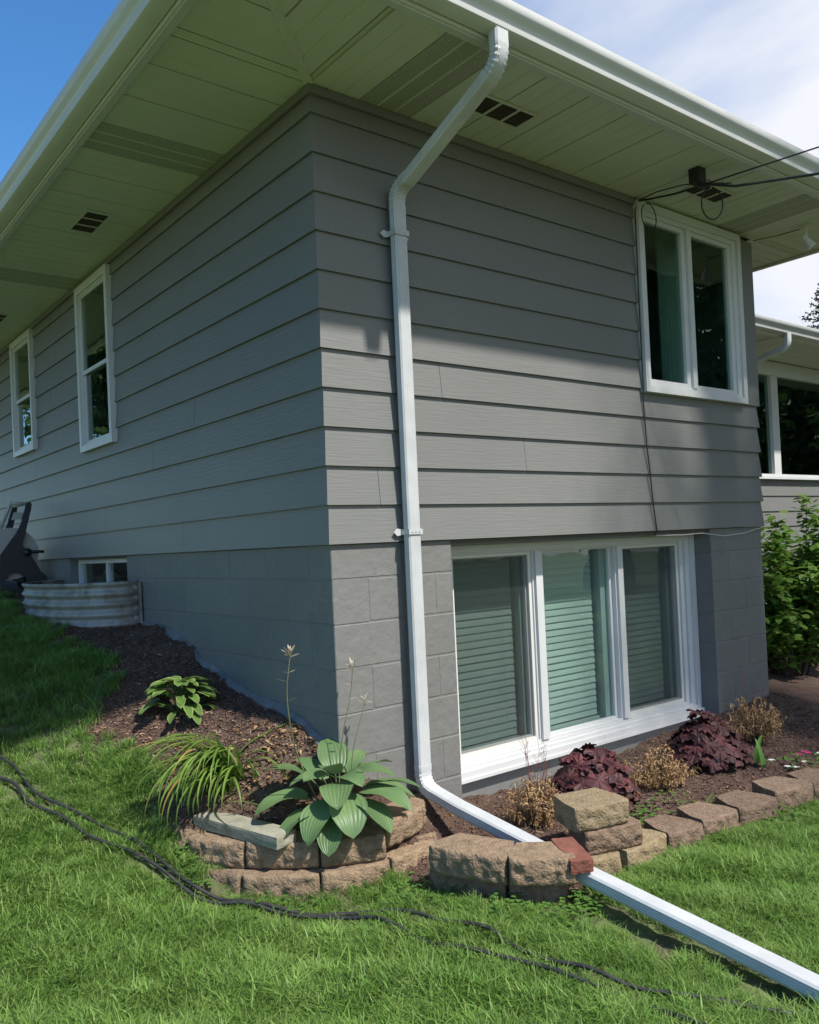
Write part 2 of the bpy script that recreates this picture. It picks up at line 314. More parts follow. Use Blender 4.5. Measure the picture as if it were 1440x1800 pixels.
# plain trim panel right of the upper window, frieze under the soffit
part('trim_panel', MB().box((3.535, -.004, .866), (3.735, .02, 2.05)), M['siding'], house, 'plain vertical board beside the upper window')
part('frieze', MB().box((-.012, -.016, 2.035), (2.355, .004, 2.075)), M['siding'], house)
part('frieze', MB().box((-.0125, .0045, 2.035), (.003, YB, 2.075)), M['siding'], house)

# painted concrete block foundation, running bond
ZJ = -.1626; BH = .2032; BL = .4064; JT = .006
def cblock(a, b, T):
    """box with a small chamfer on its outward (d0) face"""
    (u0, d0, z0), (u1, d1, z1) = a, b; c = .004
    vs = [T(u0, d0 + c, z0), T(u1, d0 + c, z0), T(u1, d0 + c, z1), T(u0, d0 + c, z1), T(u0 + c, d0, z0 + c), T(u1 - c, d0, z0 + c), T(u1 - c, d0, z1 - c), T(u0 + c, d0, z1 - c), T(u0, d1, z0), T(u1, d1, z0), T(u1, d1, z1), T(u0, d1, z1)]
    fs = [(4, 5, 6, 7), (0, 1, 5, 4), (1, 2, 6, 5), (2, 3, 7, 6), (3, 0, 4, 7), (0, 8, 9, 1), (1, 9, 10, 2), (2, 10, 11, 3), (3, 11, 8, 0), (8, 11, 10, 9)]
    return MB().add(vs, fs)
def blocks(T, u_lo, u_hi, first_even, corner_own, d0=.02, d1=.215, holes=(), rows=8):
    for r in range(rows):
        zt = -.001 if r == 0 else ZJ - (r - 1) * BH - JT / 2; zb = ZJ - r * BH + JT / 2
        own = (r % 2 == 0) == corner_own
        us = [u_lo if own or not first_even else u_lo + .199]
        u = u_lo + (BL if own else .199 + (BL if first_even else 0))
        if not first_even: u = u_lo + (BL if r % 2 == 0 else BL / 2)
        us = [us[0]]
        while u < u_hi - .05: us.append(u); u += BL
        us.append(u_hi)
        for i, (a, b) in enumerate(zip(us[:-1], us[1:])):
            a2 = a + (.0008 if i or (first_even and not own) else 0); b2 = b - (.0008 if b < u_hi else 0)
            segs = [(a2, b2)]
            for (h0, h1) in holes:
                if r in (0, 1, 2):
                    segs = [q for s, e in segs for q in ((s, min(e, h0)), (max(s, h1), e)) if q[1] - q[0] > .01]
            for s, e in segs:
                part('block', cblock((s, d0, zb), (e, d1, zt), T), M['block'], house)
blocks(SIDE['front'], .02, .74, True, True, rows=7)
blocks(SIDE['left'], .02, 9.0, True, False, holes=[(2.60, 3.98)], rows=5)
blocks(SIDE['front'], 3.063, XE - .02, False, True, rows=7)
mor = MB()
mor.box((.0225, .0225, -1.6), (.7375, .2, -.003)); mor.box((3.066, .0225, -1.6), (XE - .0225, .2, -.003))
mor.box((.0226, .201, -1.2), (.2, 2.5975, -.003)); mor.box((.0226, 3.983, -1.2), (.2, YB, -.003)); mor.box((.0226, 2.5975, -1.2), (.2, 3.983, -.575))
mor.box((XE - .2, .201, -1.6), (XE - .0242, 2, -.003))
part('mortar', mor, M['block'], house)
part('sill_wall', MB().box((.7395, .168, -1.6), (3.0635, .32, -1.268)), M['block'], house, 'recessed grey wall strip under the wide basement window')
part('sill_plate', MB().box((.05, .25, -.021), (.2, YB - .1, .05)).box((.25, .05, -.0205), (3.5, .2, .051)).box((.06, 2.5, -.0045), (.15, 4.1, .03)), M['interior'], house)
part('lintel', MB().box((.741, .06, -.032), (3.062, .25, -.0035)), M['block'], house)
# dark coating line where the soil meets the left foundation
pts = [(2.42, -.45), (2.2, -.445), (2.0, -.44), (1.85, -.48), (1.63, -.53), (1.45, -.60), (1.26, -.665), (1.0, -.72), (.8, -.745), (.55, -.79), (.3, -.815), (.12, -.90), (.0, -.99)]
mb = MB(); vs = []
for i, (y, z) in enumerate(pts):
    j = .012 * math.sin(i * 2.3); vs += [(.019, y, z + .002 + j), (.008, y, z - .004 + j * .6), (-.012, y, z - .03), (-.012, y, z - .14)]
mb.add(vs, [(4 * i + k, 4 * i + k + 1, 4 * i + k + 5, 4 * i + k + 4) for i in range(len(pts) - 1) for k in range(3)])
part('foundation_coating', mb, M['tar'], house, 'ragged grey coating edge along the sloping mulch')
# interior: floor between levels and rooms behind the windows
inn = MB().box((.16, .16, .02), (XE - .16, YB, .1)).box((.2, 5.2, .1), (XE - .2, 5.25, 2.5)).box((.22, .9, -1.6), (XE - .22, .93, .0)).box((.6, 2.4, -1.0), (.63, 4.2, 0)).box((.16, .16, 2.12), (XE - .16, YB, 2.16))
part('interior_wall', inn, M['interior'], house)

# ---------------------------------------------------- windows
def ring(mb, T, u0, u1, z0, z1, wl, wr, wt, wb, d0, d1):
    mb.box((u0, d0, z0), (u0 + wl, d1, z1), T); mb.box((u1 - wr, d0, z0), (u1, d1, z1), T)
    mb.box((u0 + wl, d0, z1 - wt), (u1 - wr, d1, z1), T); mb.box((u0 + wl, d0, z0), (u1 - wr, d1, z0 + wb), T)
def window_pane(T, u0, u1, z0, z1, d, m, parent):
    return part('pane', MB().box((u0, d, z0), (u1, d + .004, z1), T), m, parent)
F = SIDE['front']; Lf = SIDE['left']
# upper casement pair
mb = MB(); ring(mb, F, 2.36, 3.533, .865, 2.062, .045, .045, .05, .04, -.034, .03); ring(mb, F, 2.405, 3.488, .905, 2.012, .012, .05, .03, .022, -.018, .05)
mb.box((2.885, -.026, .927), (2.93, .05, 1.98), F)
win = part('window', mb, M['trim'], house, 'white twin casement window high under the eave')
for a, b in ((2.417, 2.884), (2.931, 3.438)):
    mb = MB(); ring(mb, F, a, b, .928, 1.981, .03, .045, .03, .025, -.008, .03)
    s = part('sash', mb, M['trim'], win)
    window_pane(F, a + .028, b - .043, .95, 1.953, .012, M['glass_up'], win)
# double-hung windows on the left wall
for (a, b, c, d), nm in zip(WL, ('nearer', 'farther', 'far')):
    mb = MB(); ring(mb, Lf, a, b, c, d, .045, .045, .055, .045, -.03, .03); ring(mb, Lf, a + .044, b - .044, c + .044, d - .054, .014, .014, .014, .014, -.012, .02)
    win = part('window', mb, M['trim'], house, 'white double-hung window on the long side wall')
    mid = (c + d) / 2 - .02
    mb = MB(); ring(mb, Lf, a + .056, b - .056, mid - .02, d - .066, .018, .018, .018, .028, -.006, .008); part('sash', mb, M['trim'], win, 'upper sash')
    mb = MB(); ring(mb, Lf, a + .056, b - .056, c + .056, mid + .018, .022, .022, .026, .028, .0085, .02); part('sash', mb, M['trim'], win, 'lower sash')
    window_pane(Lf, a + .073, b - .073, mid + .007, d - .083, .002, M['glass_up'], win)
    window_pane(Lf, a + .077, b - .077, c + .081, mid - .009, .014, M['glass_up'], win)
# wide basement window, three lights
mb = MB()
ring(mb, F, .745, 3.06, -1.215, -.034, .045, .045, .022, .02, .148, .26); ring(mb, F, .79, 3.015, -1.195, -.056, .045, .045, .016, .016, .166, .255); ring(mb, F, .835, 2.97, -1.178, -.072, .04, .04, .012, .012, .182, .25)
for a, b in ((1.492, 1.572), (2.238, 2.312)):
    mb.box((a + .012, .168, -1.166), (b - .012, .25, -.084), F); mb.box((a, .186, -1.166), (a + .0119, .25, -.084), F); mb.box((b - .0119, .186, -1.166), (b, .25, -.084), F)
bwin = part('window', mb, M['trim'], house, 'wide white three-light basement window')
mb = MB().box((.7405, .128, -1.2505), (3.0625, .3, -1.2155), F).box((.7405, .118, -1.268), (3.0625, .3, -1.251), F).box((.76, .15, -1.2154), (3.04, .29, -1.206), F)
part('sill', mb, M['trim'], bwin)
for i, (a, b) in enumerate(((.876, 1.491), (1.573, 2.237), (2.313, 2.929))):
    if i != 1:
        mb = MB(); ring(mb, F, a, b, -1.165, -.085, .022, .022, .02, .022, .196, .215); part('screen_frame', mb, M['fascia'], bwin); part('insect_screen', MB().add([(a + .022, .205, -1.143), (b - .022, .205, -1.143), (b - .022, .205, -.105), (a + .022, .205, -.105)], [(0, 1, 2, 3)]), M['screen'], bwin)
    mb = MB(); ring(mb, F, a, b, -1.165, -.085, .03 if i != 1 else .012, .035 if i != 1 else .022, .028 if i != 1 else .012, .03 if i != 1 else .014, .2155, .245); part('sash', mb, M['trim'], bwin)
    window_pane(F, a + .01, b - .01, -1.155, -.095, .228, M['glass'] if i == 1 else M['glass_side'], bwin)
mb = MB()
for a, b in ((.78, .86), (1.44, 1.545), (2.165, 2.285), (2.86, 3.0)): mb.box((a, .2505, -1.2), (b, .42, -.04))
mb.box((.86, .262, -1.2), (3.0, .42, -1.165))
part('inner_jamb', mb, M['trim'], bwin)
# basement window in the well
mb = MB(); ring(mb, Lf, 2.602, 3.885, -.56, -.006, .045, .05, .045, .04, .085, .13); mb.box((3.185, .09, -.52), (3.235, .13, -.0515), Lf)
win = part('window', mb, M['trim'], house, 'low white basement window inside the steel well')
for a, b in ((2.647, 3.185), (3.235, 3.835)): window_pane(Lf, a, b, -.52, -.0515, .108, M['glass_up'], win)
part('jamb', MB().box((3.887, .022, -.57), (3.979, .2, -.004), Lf), M['block'], house)

# ---------------------------------------------------- soffit
def soffit_panel(T, a, b, vmin, parent, perf=False, z=ZS):
    n3 = [a + .0008, a + .003, a + .006]; g = (b - a) / 3
    us = [(a + .001, 0), (a + .001, -.0), (a + .004, .0)]
    prof = [(a + .002, .012), (a + .002, .0), (a + g - .006, .0), (a + g, .006), (a + g + .006, .0), (a + 2 * g - .006, .0), (a + 2 * g, .006), (a + 2 * g + .006, .0), (b - .006, .0), (b - .006, .012)]
    vs = []
    for u, dz in prof: vs += [T(u, max(vmin(u), .0), z + dz), T(u, OV + .012, z + dz)]
    fs = [(2 * i, 2 * i + 1, 2 * i + 3, 2 * i + 2) for i in range(len(prof) - 1)]
    mb = MB().add(vs, fs); me = mb.mesh('soffit_panel', M['soffit'], fix=False)
    if perf:
        me.materials.append(M['perf'])
        for i, p in enumerate(me.polygons): p.material_index = 1 if i in (1, 4, 7) else 0
    link('soffit_panel', me, parent, 'perforated vent panel' if perf else None)
PW = .2985
Tf = lambda u, v, z: (u, -v, z); Tl = lambda u, v, z: (-v, u, z); Tr = lambda u, v, z: (XE + v, u, z)
vm_f = lambda u: max(-u, u - XE, -.004 if True else 0)
u = -OV + .0; i = 0
us = list(np.arange(.27 - 4 * PW, XE + OV, PW))
for a in us:
    a0 = max(a, -OV + .02); b0 = min(a + PW, XE + OV - .02)
    if b0 - a0 > .05:
        segs = [(a0, b0)]
        for cpt in (0.0, XE):
            segs = [q for s, e in segs for q in (((s, cpt), (cpt, e)) if s + .02 < cpt < e - .02 else ((s, e),))]
        for s, e in segs: soffit_panel(Tf, s, e, vm_f, house, perf=(abs(a - .27) < .01 or abs(a - (.27 + 10 * PW)) < .01))
for k in range(int((YB + OV) / PW) + 1):
    a0 = -OV + .02 + k * PW; b0 = a0 + PW
    segs = [(a0, b0)] if not a0 + .02 < 0 < b0 - .02 else [(a0, 0), (0, b0)]
    for s, e in segs: soffit_panel(Tl, s, e, lambda u: max(-u, 0), house, perf=k in (5, 13, 22))
for k in range(9):
    a0 = -OV + .02 + k * PW; b0 = a0 + PW
    segs = [(a0, b0)] if not a0 + .02 < 0 < b0 - .02 else [(a0, 0), (0, b0)]
    for s, e in segs: soffit_panel(Tr, s, e, lambda u: max(-u, 0), house)
# mitre strips
def strip(p, q, wd, z, th=.006):
    p, q = Vector(p), Vector(q); d = (q - p).normalized(); n = Vector((-d.y, d.x)) * wd / 2
    mb = MB(); sec = [(-1, .002), (-.72, -th), (-.3, -th * .6), (.3, -th * .6), (.72, -th), (1, .002)]
    vs = []
    for P in (p, q):
        for s_, dz in sec: vs.append((P.x + n.x * s_, P.y + n.y * s_, z + dz))
    k = len(sec); return mb.add(vs, [(i, i + 1, i + 1 + k, i + k) for i in range(k - 1)] + [tuple(range(k)), tuple(range(k, 2 * k))[::-1]])
part('mitre_strip', strip((-.004, -.004), (-OV - .01, -OV - .01), .045, ZS - .001), M['soffit'], house)
part('mitre_strip', strip((XE + .004, -.004), (XE + OV + .01, -OV - .01), .03, ZS - .001), M['soffit'], house)
part('wall_channel', strip((.02, -.006), (2.36, -.006), .012, ZS, .008), M['darkmetal'], house)
# fascia and its J trim
def loopstrip(o0, o1, z0, z1):
    """band following the eave on the three visible sides between overhang o0 and o1"""
    mb = MB()
    mb.add([(-o0, YB, z0), (-o0, -o0, z0), (XE + o0, -o0, z0), (XE + o0, 6, z0), (-o1, YB, z0), (-o1, -o1, z0), (XE + o1, -o1, z0), (XE + o1, 6, z0),
            (-o0, YB, z1), (-o0, -o0, z1), (XE + o0, -o0, z1), (XE + o0, 6, z1), (-o1, YB, z1), (-o1, -o1, z1), (XE + o1, -o1, z1), (XE + o1, 6, z1)],
           [(0, 1, 5, 4), (1, 2, 6, 5), (2, 3, 7, 6), (8, 12, 13, 9), (9, 13, 14, 10), (10, 14, 15, 11), (0, 8, 9, 1), (1, 9, 10, 2), (2, 10, 11, 3), (4, 5, 13, 12), (5, 6, 14, 13), (6, 7, 15, 14), (0, 4, 12, 8), (3, 11, 15, 7)])
    return mb
part('soffit_trim', loopstrip(OV - .016, OV + .018, ZS - .018, ZS - .001), M['trim'], house)
part('fascia', loopstrip(OV + .0185, OV + .03, ZS - .012, ZS + .16), M['fascia'], house)
# hip roof
o = OV + .03; ze = ZS + .165; rx = (XE) / 2; hgt = (rx + o) * .33
v = [(-o, -o, ze), (XE + o, -o, ze), (XE + o, YB, ze), (-o, YB, ze), (rx, rx, ze + hgt), (rx, YB, ze + hgt)]
v2 = [(x, y, z + .03) for x, y, z in v]
mb = MB().add(v2 + v, [(0, 1, 4), (1, 2, 5, 4), (3, 0, 4, 5), (2, 3, 5), (6, 7, 8, 9), (0, 1, 7, 6), (1, 2, 8, 7), (2, 3, 9, 8), (3, 0, 6, 9)])
part('roof', mb, M['shingle'], house)

# ---------------------------------------------------- gutters (K profile swept round the eave)
def gutter_profile():
    base = OV + .031   # back at the fascia
    return [(base, .105), (base, .012), (base + .006, .006), (base + .075, .006), (base + .083, .010), (base + .086, .020), (base + .088, .038), (base + .096, .052), (base + .108, .062), (base + .118, .072), (base + .122, .088), (base + .122, .104), (base + .116, .108), (base + .110, .104), (base + .110, .09), (base + .075, .016), (base + .008, .016), (base + .006, .105)]
def gutter(name, label, path):
    prof = gutter_profile(); mb = MB(); k = len(prof); vs = []
    for f in path: vs += [f(o_, ZS - .004 + dz) for o_, dz in prof]
    fs = [(i * k + j, i * k + (j + 1) % k, (i + 1) * k + (j + 1) % k, (i + 1) * k + j) for i in range(len(path) - 1) for j in range(k)]
    fs += [tuple(range(k)), tuple(range((len(path) - 1) * k, len(path) * k))[::-1]]
    mb.add(vs, fs); return thing(name, label, 'gutter', me=mb.mesh(name, M['white'], 'auto'), group='white gutters round the eaves')
gutter('gutter', 'white gutter along the long left eave of the grey house', [lambda o_, z: (-o_, YB, z), lambda o_, z: (-o_, -o_, z)])
gutter('gutter', 'white gutter above the tall downspout on the sunny front eave', [lambda o_, z: (-o_ + .001, -o_, z), lambda o_, z: (XE + o_, -o_, z)])

# ---------------------------------------------------- downspouts
def ds_section(wd=.076, dp=.052):
    a, b = wd / 2, dp / 2; P = []; rib = .0022
    xs = np.linspace(-a + .008, a - .008, 11)
    P.append((-a, b - .008)); 
    for i, x in enumerate(xs): P.append((x, b - (rib if (i // 1) % 2 else 0)))
    P.append((a, b - .008))
    ys = np.linspace(b - .012, -b + .009, 8)
    for i, y in enumerate(ys): P.append((a - (rib if i % 2 else 0), y))
    P += [(a - .006, -b), (-a + .006, -b)]
    for i, y in enumerate(ys[::-1]): P.append((-a + (rib if i % 2 == 0 else 0), y))
    return P
def sweep_pipe(path, x, scales=None, sec=None, kx=None):
    """path of (y,z); section X = width, N = outward normal"""
    sec = sec or ds_section(); k = len(sec); mb = MB(); vs = []; n = len(path)
    for i, (y, z) in enumerate(path):
        y0, z0 = path[max(i - 1, 0)]; y1, z1 = path[min(i + 1, n - 1)]; t = Vector((0, y1 - y0, z1 - z0)).normalized(); N_ = Vector((0, t.z, -t.y))
        s_ = scales[i] if scales else 1; xx = x + (kx[i] if kx else 0)
        for u_, v_ in sec: vs.append((xx + u_ * s_, y + N_.y * v_ * s_, z + N_.z * v_ * s_))
    fs = [(i * k + j, i * k + (j + 1) % k, (i + 1) * k + (j + 1) % k, (i + 1) * k + j) for i in range(n - 1) for j in range(k)]
    fs += [tuple(range(k)), tuple(range((n - 1) * k, n * k))[::-1]]
    return mb.add(vs, fs)
def arc(p0, d0, d1, r, n):
    """bend starting at p0 heading d0, ending heading d1 (angles in the y-z plane)"""
    pts = []; y, z = p0; L = abs(d1 - d0) * r / n
    for i in range(n + 1):
        a = d0 + (d1 - d0) * i / n; pts.append((y, z)); y += math.cos(a) * L; z += math.sin(a) * L
    return pts
ds = thing('downspout', 'white ribbed downspout bent from the gutter down past the corner to the lawn', 'downspout', (0, 0, 0), 'white downspouts')
X0 = .441; dn = -math.pi / 2
dia = math.atan2(-.235, .60)                       # diagonal run back to the wall
e1 = [(-.765, 2.085), (-.765, 2.03)] + arc((-.765, 2.015), dn, dia, .10, 12)
sc1 = [1.02, 1.02] + [1.03 if i % 2 == 0 else .92 for i in range(13)]
e1.append((e1[-1][0] + math.cos(dia) * .03, e1[-1][1] + math.sin(dia) * .03)); sc1.append(1.0)
part('elbow', sweep_pipe(e1, X0, sc1), M['dwhite'], ds, 'crimped elbow under the gutter', 'auto')
end = (-.13, e1[-1][1] + (-.13 - e1[-1][0]) * math.tan(dia))
part('offset_pipe', sweep_pipe([(e1[-1][0] - .02, e1[-1][1] + .008), end], X0, [.965, .965]), M['dwhite'], ds, 'slanting pipe below the eave', 'auto')
e2 = [end] + arc((end[0] + .015, end[1] - .006), dia, dn, .07, 10); sh = -.045 - e2[-1][0]
e2 = [(y + sh, z) for y, z in e2]; e2 = [(end[0] - .03, end[1] + .012)] + e2; e2.append((-.045, e2[-1][1] - .05))
sc2 = [1.0, 1.02] + [1.03 if i % 2 else .93 for i in range(11)] + [1.02]
part('elbow', sweep_pipe(e2, X0, sc2), M['dwhite'], ds, 'crimped elbow at the wall', 'auto')
part('downpipe', sweep_pipe([(-.045, e2[-1][1] + .02), (-.045, .4), (-.045, -1.07)], X0, [.97] * 3), M['dwhite'], ds, None, 'auto')
ext = math.atan2(-.085, -1.0) - 0                  # nearly flat run outwards
ext = ext if ext < 0 else ext - 2 * math.pi
e3 = [(-.045, -1.06), (-.045, -1.085)] + arc((-.045, -1.095), dn, -math.pi + math.atan2(.16, 1.0), .075, 9)
sc3 = [1.03, 1.03] + [1.03 if i % 2 else .94 for i in range(10)]
e3.append((e3[-1][0] - .03, e3[-1][1] - .008)); sc3.append(1.0)
part('elbow', sweep_pipe(e3, X0, sc3), M['dwhite'], ds, 'crimped elbow near the ground', 'auto')
y0, z0 = e3[-1]
run = [(y0 + .015, z0 + .004), (-.30, -1.211), (-.72, -1.267), (-1.016, -1.308), (-1.93, -1.410), (-2.6, -1.46)]
part('extension', sweep_pipe(run, X0, [.98] * 6), M['dwhite'], ds, 'long pipe lying out over the lawn', 'auto')
def strap(z, T):
    mb = MB(); w2 = .039; y = -.0725
    mb.prism([(X0 - w2 - .003, z - .013), (X0 + w2 + .003, z - .013), (X0 + w2 + .003, z + .013), (X0 - w2 - .003, z + .013)], (y - .003, y + .0005), lambda a, b, c: (a, c, b))
    for s_ in (-1, 1):
        mb.box((X0 + s_ * w2 + (-.003 if s_ < 0 else 0), y, z - .013), (X0 + s_ * w2 + (0 if s_ < 0 else .003), -.012, z + .013))
        e = X0 + s_ * (w2 + .001)
        poly = [(e, z - .013), (e + s_ * .026, z - .018), (e + s_ * .046, z + .0), (e + s_ * .026, z + .018), (e, z + .013)]
        mb.prism(poly, (-.016, -.012), lambda a, b, c: (a, c, b))
    for q in (-.022, .0, .022): mb.tube([(X0 + q, y - .006, z), (X0 + q, y - .002, z)], .004, 6)
    part('strap', mb, M['dwhite'], ds)
strap(1.468, 0); strap(.044, 0)

# ---------------------------------------------------- soffit vents
def vent(label, cx, cy, lx, ly):
    t = thing('soffit_vent', label, 'vent', (cx, cy, ZS - .002), 'louvred vents in the soffit')
    long_x = lx > ly; L_, W_ = (lx, ly) if long_x else (ly, lx)
    T = (lambda a, b, c: (a, b, c)) if long_x else (lambda a, b, c: (b, a, c))
    mb = MB(); fr = .014
    for a0, a1, b0, b1 in ((-L_ / 2, L_ / 2, -W_ / 2, -W_ / 2 + fr), (-L_ / 2, L_ / 2, W_ / 2 - fr, W_ / 2), (-L_ / 2, -L_ / 2 + fr, -W_ / 2 + fr, W_ / 2 - fr), (L_ / 2 - fr, L_ / 2, -W_ / 2 + fr, W_ / 2 - fr)):
        mb.box((a0, b0, -.008), (a1, b1, -.0005), T)
    for q in (-1, 1): mb.box((q * L_ / 6 - .007, -W_ / 2 + fr, -.007), (q * L_ / 6 + .007, W_ / 2 - fr, -.0008), T)
    part('vent_frame', mb, M['soffit'], t)
    part('screen', MB().box((-L_ / 2 + fr, -W_ / 2 + fr, -.0022), (L_ / 2 - fr, W_ / 2 - fr, -.0012), T), M['darkmetal'], t)
    mb = MB()
    for k in range(9):
        b = -W_ / 2 + fr + (k + .5) * (W_ - 2 * fr) / 9
        for s_ in (-1, 0, 1): mb.box((s_ * L_ / 3 - L_ / 6 + .0075 + (.007 if s_ < 0 else 0), b - .0016, -.006), (s_ * L_ / 3 + L_ / 6 - .0075 - (.007 if s_ > 0 else 0), b + .0016, -.0023), T)
    part('louvre', mb, M['bark'], t)
vent('three-part vent in the front soffit just right of the slanting downspout pipe', .905, -.312, .36, .16)
vent('vent in the front soffit behind the black cable bracket', 2.69, -.32, .36, .16)
vent('vent in the left soffit above the nearer double-hung window', -.31, 2.08, .16, .36)
vent('vent in the left soffit above the farther double-hung window', -.31, 4.6, .16, .36)

# ---------------------------------------------------- blinds
def blind(label, a, b, tilt):
    t = thing('window_blind', label, 'window blind', ((a + b) / 2, .30, -.11), 'venetian blinds in the basement window')
    part('headrail', MB().box((-(b - a) / 2, -.02, 0), ((b - a) / 2, .025, .035)), M['slat'], t)
    me = None; wd = .0245; c, s_ = math.cos(tilt), math.sin(tilt); mb = MB(); L2 = (b - a) / 2
    prof = [(-wd, -.000), (-wd * .5, .0012), (0, .0017), (wd * .5, .0012), (wd, 0)]
    pp = [(p * c - q * s_, p * s_ + q * c) for p, q in prof]; th = .0025
    vs = [(x, y, z) for x in (-L2, L2) for y, z in pp] + [(x, y + s_ * th, z - c * th) for x in (-L2, L2) for y, z in pp]
    fs = [(i, i + 1, i + 6, i + 5) for i in range(4)] + [(i + 10, i + 15, i + 16, i + 11) for i in range(4)] + [(0, 5, 15, 10), (4, 14, 19, 9), (0, 10, 11, 1), (1, 11, 12, 2), (2, 12, 13, 3), (3, 13, 14, 4), (5, 6, 16, 15), (6, 7, 17, 16), (7, 8, 18, 17), (8, 9, 19, 18)]
    me = mb.add(vs, fs).mesh('slat', M['slat'])
    n = 25
    for k in range(n):
        o_ = link('slat', me, t, loc=(0, 0, -.028 - k * .0405)); o_.rotation_euler = (random.uniform(-.05, .05), random.uniform(-.002, .002), 0)
    zb = -.028 - n * .0405
    part('bottom_rail', MB().box((-L2, -.025, zb - .008), (L2, .022, zb + .008)), M['slat'], t)
    for q in (-.28, .28):
        part('cord', MB().tube([(q * (b - a) * 1.15, -.031, 0), (q * (b - a) * 1.15, -.031, zb)], .0011, 5), M['fascia'], t)
    return t
blind('leftmost of the three closed venetian blinds, behind a dark insect screen', .83, 1.42, R(77))
blind('pale closed venetian blind in the middle light of the basement window', 1.575, 2.135, R(75))
blind('right-hand of the three closed venetian blinds, by the dark reveal', 2.29, 2.845, R(77))
# curtains behind the casements
for a, b, lb in ((2.42, 2.76, 'dim curtain behind the left casement of the upper window'), (2.93, 3.2, 'dim curtain behind the right casement of the upper window')):
    mb = MB(); xs = np.linspace(a, b, 40); vs = []
    for i, x in enumerate(xs): 
        y = .24 + .02 * math.sin(i * 1.1); vs += [(x, y, .6), (x, y, 2.1), (x, y + .004, .6), (x, y + .004, 2.1)]
    mb.add(vs, [f for i in range(39) for f in ((4 * i, 4 * i + 1, 4 * i + 5, 4 * i + 4), (4 * i + 2, 4 * i + 6, 4 * i + 7, 4 * i + 3))])
    thing('curtain', lb, 'curtain', me=mb.mesh('curtain', M['curtain'], True), group='curtains in the upper window')

# ---------------------------------------------------- wing of the house, set back to the right
WY = 1.85
wing = thing('house_wing', 'set-back grey wing of the house with a big picture window at the right edge', 'house wing')
Tw = lambda u, d, z: (XE + u, WY + d, z)
PWN = (2.15, 5.9, .575, 1.80)
for k in range(-2, 11):
    course(None, k, 9.0, [PWN], [random.uniform(6.2, 8)], None, None, wing, 0.0, Tw, top=1.9)
mb = MB()
for a, b, c, d in ((.0, 2.16, -.4, 2.0), (5.89, 9, -.4, 2.0), (2.16, 5.89, -.4, .58), (2.16, 5.89, 1.79, 2.0)): mb.box((a, .027, c), (b, .2, d), Tw)
part('wall', mb, M['interior'], wing)
part('foundation', MB().box((0, .02, -1.6), (9, .22, -.36), Tw), M['block'], wing)
mb = MB(); ring(mb, Tw, 2.15, 5.9, .575, 1.80, .06, .06, .05, .03, -.03, .04)
mb.box((3.61, -.024, .605), (3.76, .05, 1.75), Tw); mb.box((5.2, -.024, .605), (5.28, .05, 1.75), Tw)
pw = part('window', mb, M['trim'], wing, 'white-framed picture window under the wing eave')
mb = MB().box((2.1, -.05, .545), (5.95, .04, .574), Tw); part('sill', mb, M['trim'], pw)
for a, b in ((2.21, 3.61), (3.76, 5.2), (5.28, 5.84)): window_pane(Tw, a, b, .605, 1.75, .015, M['glass_up'], pw)
part('frieze', MB().box((2.15, -.02, 1.802), (5.9, .01, 1.92), Tw), M['trim'], wing)
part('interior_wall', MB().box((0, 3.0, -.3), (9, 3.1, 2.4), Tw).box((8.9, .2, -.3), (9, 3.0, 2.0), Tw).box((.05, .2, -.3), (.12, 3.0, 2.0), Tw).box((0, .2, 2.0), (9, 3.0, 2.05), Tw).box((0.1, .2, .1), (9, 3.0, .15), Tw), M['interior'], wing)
ZW = 1.93
for k in range(19):
    a = .72 + k * .305
    mb = MB().box((a + .002, -.70, ZW), (a + .30, .0, ZW + .008), Tw); part('soffit_panel', mb, M['soffit'], wing)
part('soffit_trim', MB().box((.7, -.715, ZW - .014), (8.9, -.69, ZW - .001), Tw), M['fascia'], wing)
part('fascia', MB().box((.7, -.73, ZW - .01), (8.9, -.7155, ZW + .12), Tw), M['fascia'], wing)
mb = MB().add([Tw(.7, -.73, ZW + .13), Tw(8.9, -.73, ZW + .13), Tw(8.9, 3.2, ZW + 1.2), Tw(.7, 3.2, ZW + 1.2), Tw(.7, -.73, ZW + .16), Tw(8.9, -.73, ZW + .16), Tw(8.9, 3.2, ZW + 1.23), Tw(.7, 3.2, ZW + 1.23)], [(0, 1, 2, 3), (4, 7, 6, 5), (0, 4, 5, 1), (1, 5, 6, 2), (2, 6, 7, 3), (3, 7, 4, 0)])
part('roof', mb, M['shingle'], wing)
prof = [(o_ - OV - .031 + .73, dz) for o_, dz in gutter_profile()]; k = len(prof)
mb = MB().add([Tw(u_, -o_, ZW - .004 + dz) for u_ in (.7, 8.9) for o_, dz in prof], [(j, (j + 1) % k, (j + 1) % k + k, j + k) for j in range(k)] + [tuple(range(k)), tuple(range(k, 2 * k))[::-1]])
thing('gutter', 'white gutter on the lower eave of the set-back wing', 'gutter', me=mb.mesh('gutter', M['dwhite'], 'auto'), group='white gutters round the eaves')
wd_ = thing('downspout', 'short white downspout elbow under the wing gutter', 'downspout', (0, 0, 0), 'white downspouts')
yg = WY - .79; da = math.atan2(-.3, 1)
pth = [(yg, 1.95), (yg, 1.90)] + arc((yg, 1.885), dn, da, .10, 10); s3 = [1, 1] + [1 if i % 2 else .96 for i in range(11)]
part('elbow', sweep_pipe(pth, 6.28, s3), M['dwhite'], wd_, None, 'auto')
part('offset_pipe', sweep_pipe([pth[-1], (WY - .12, pth[-1][1] - .11)], 6.28, [.97, .97]), M['dwhite'], wd_, None, 'auto')
part('downpipe', sweep_pipe([(WY - .05, pth[-1][1] - .12), (WY - .05, -1.1)], 6.28, [.97, .97]), M['dwhite'], wd_, None, 'auto')
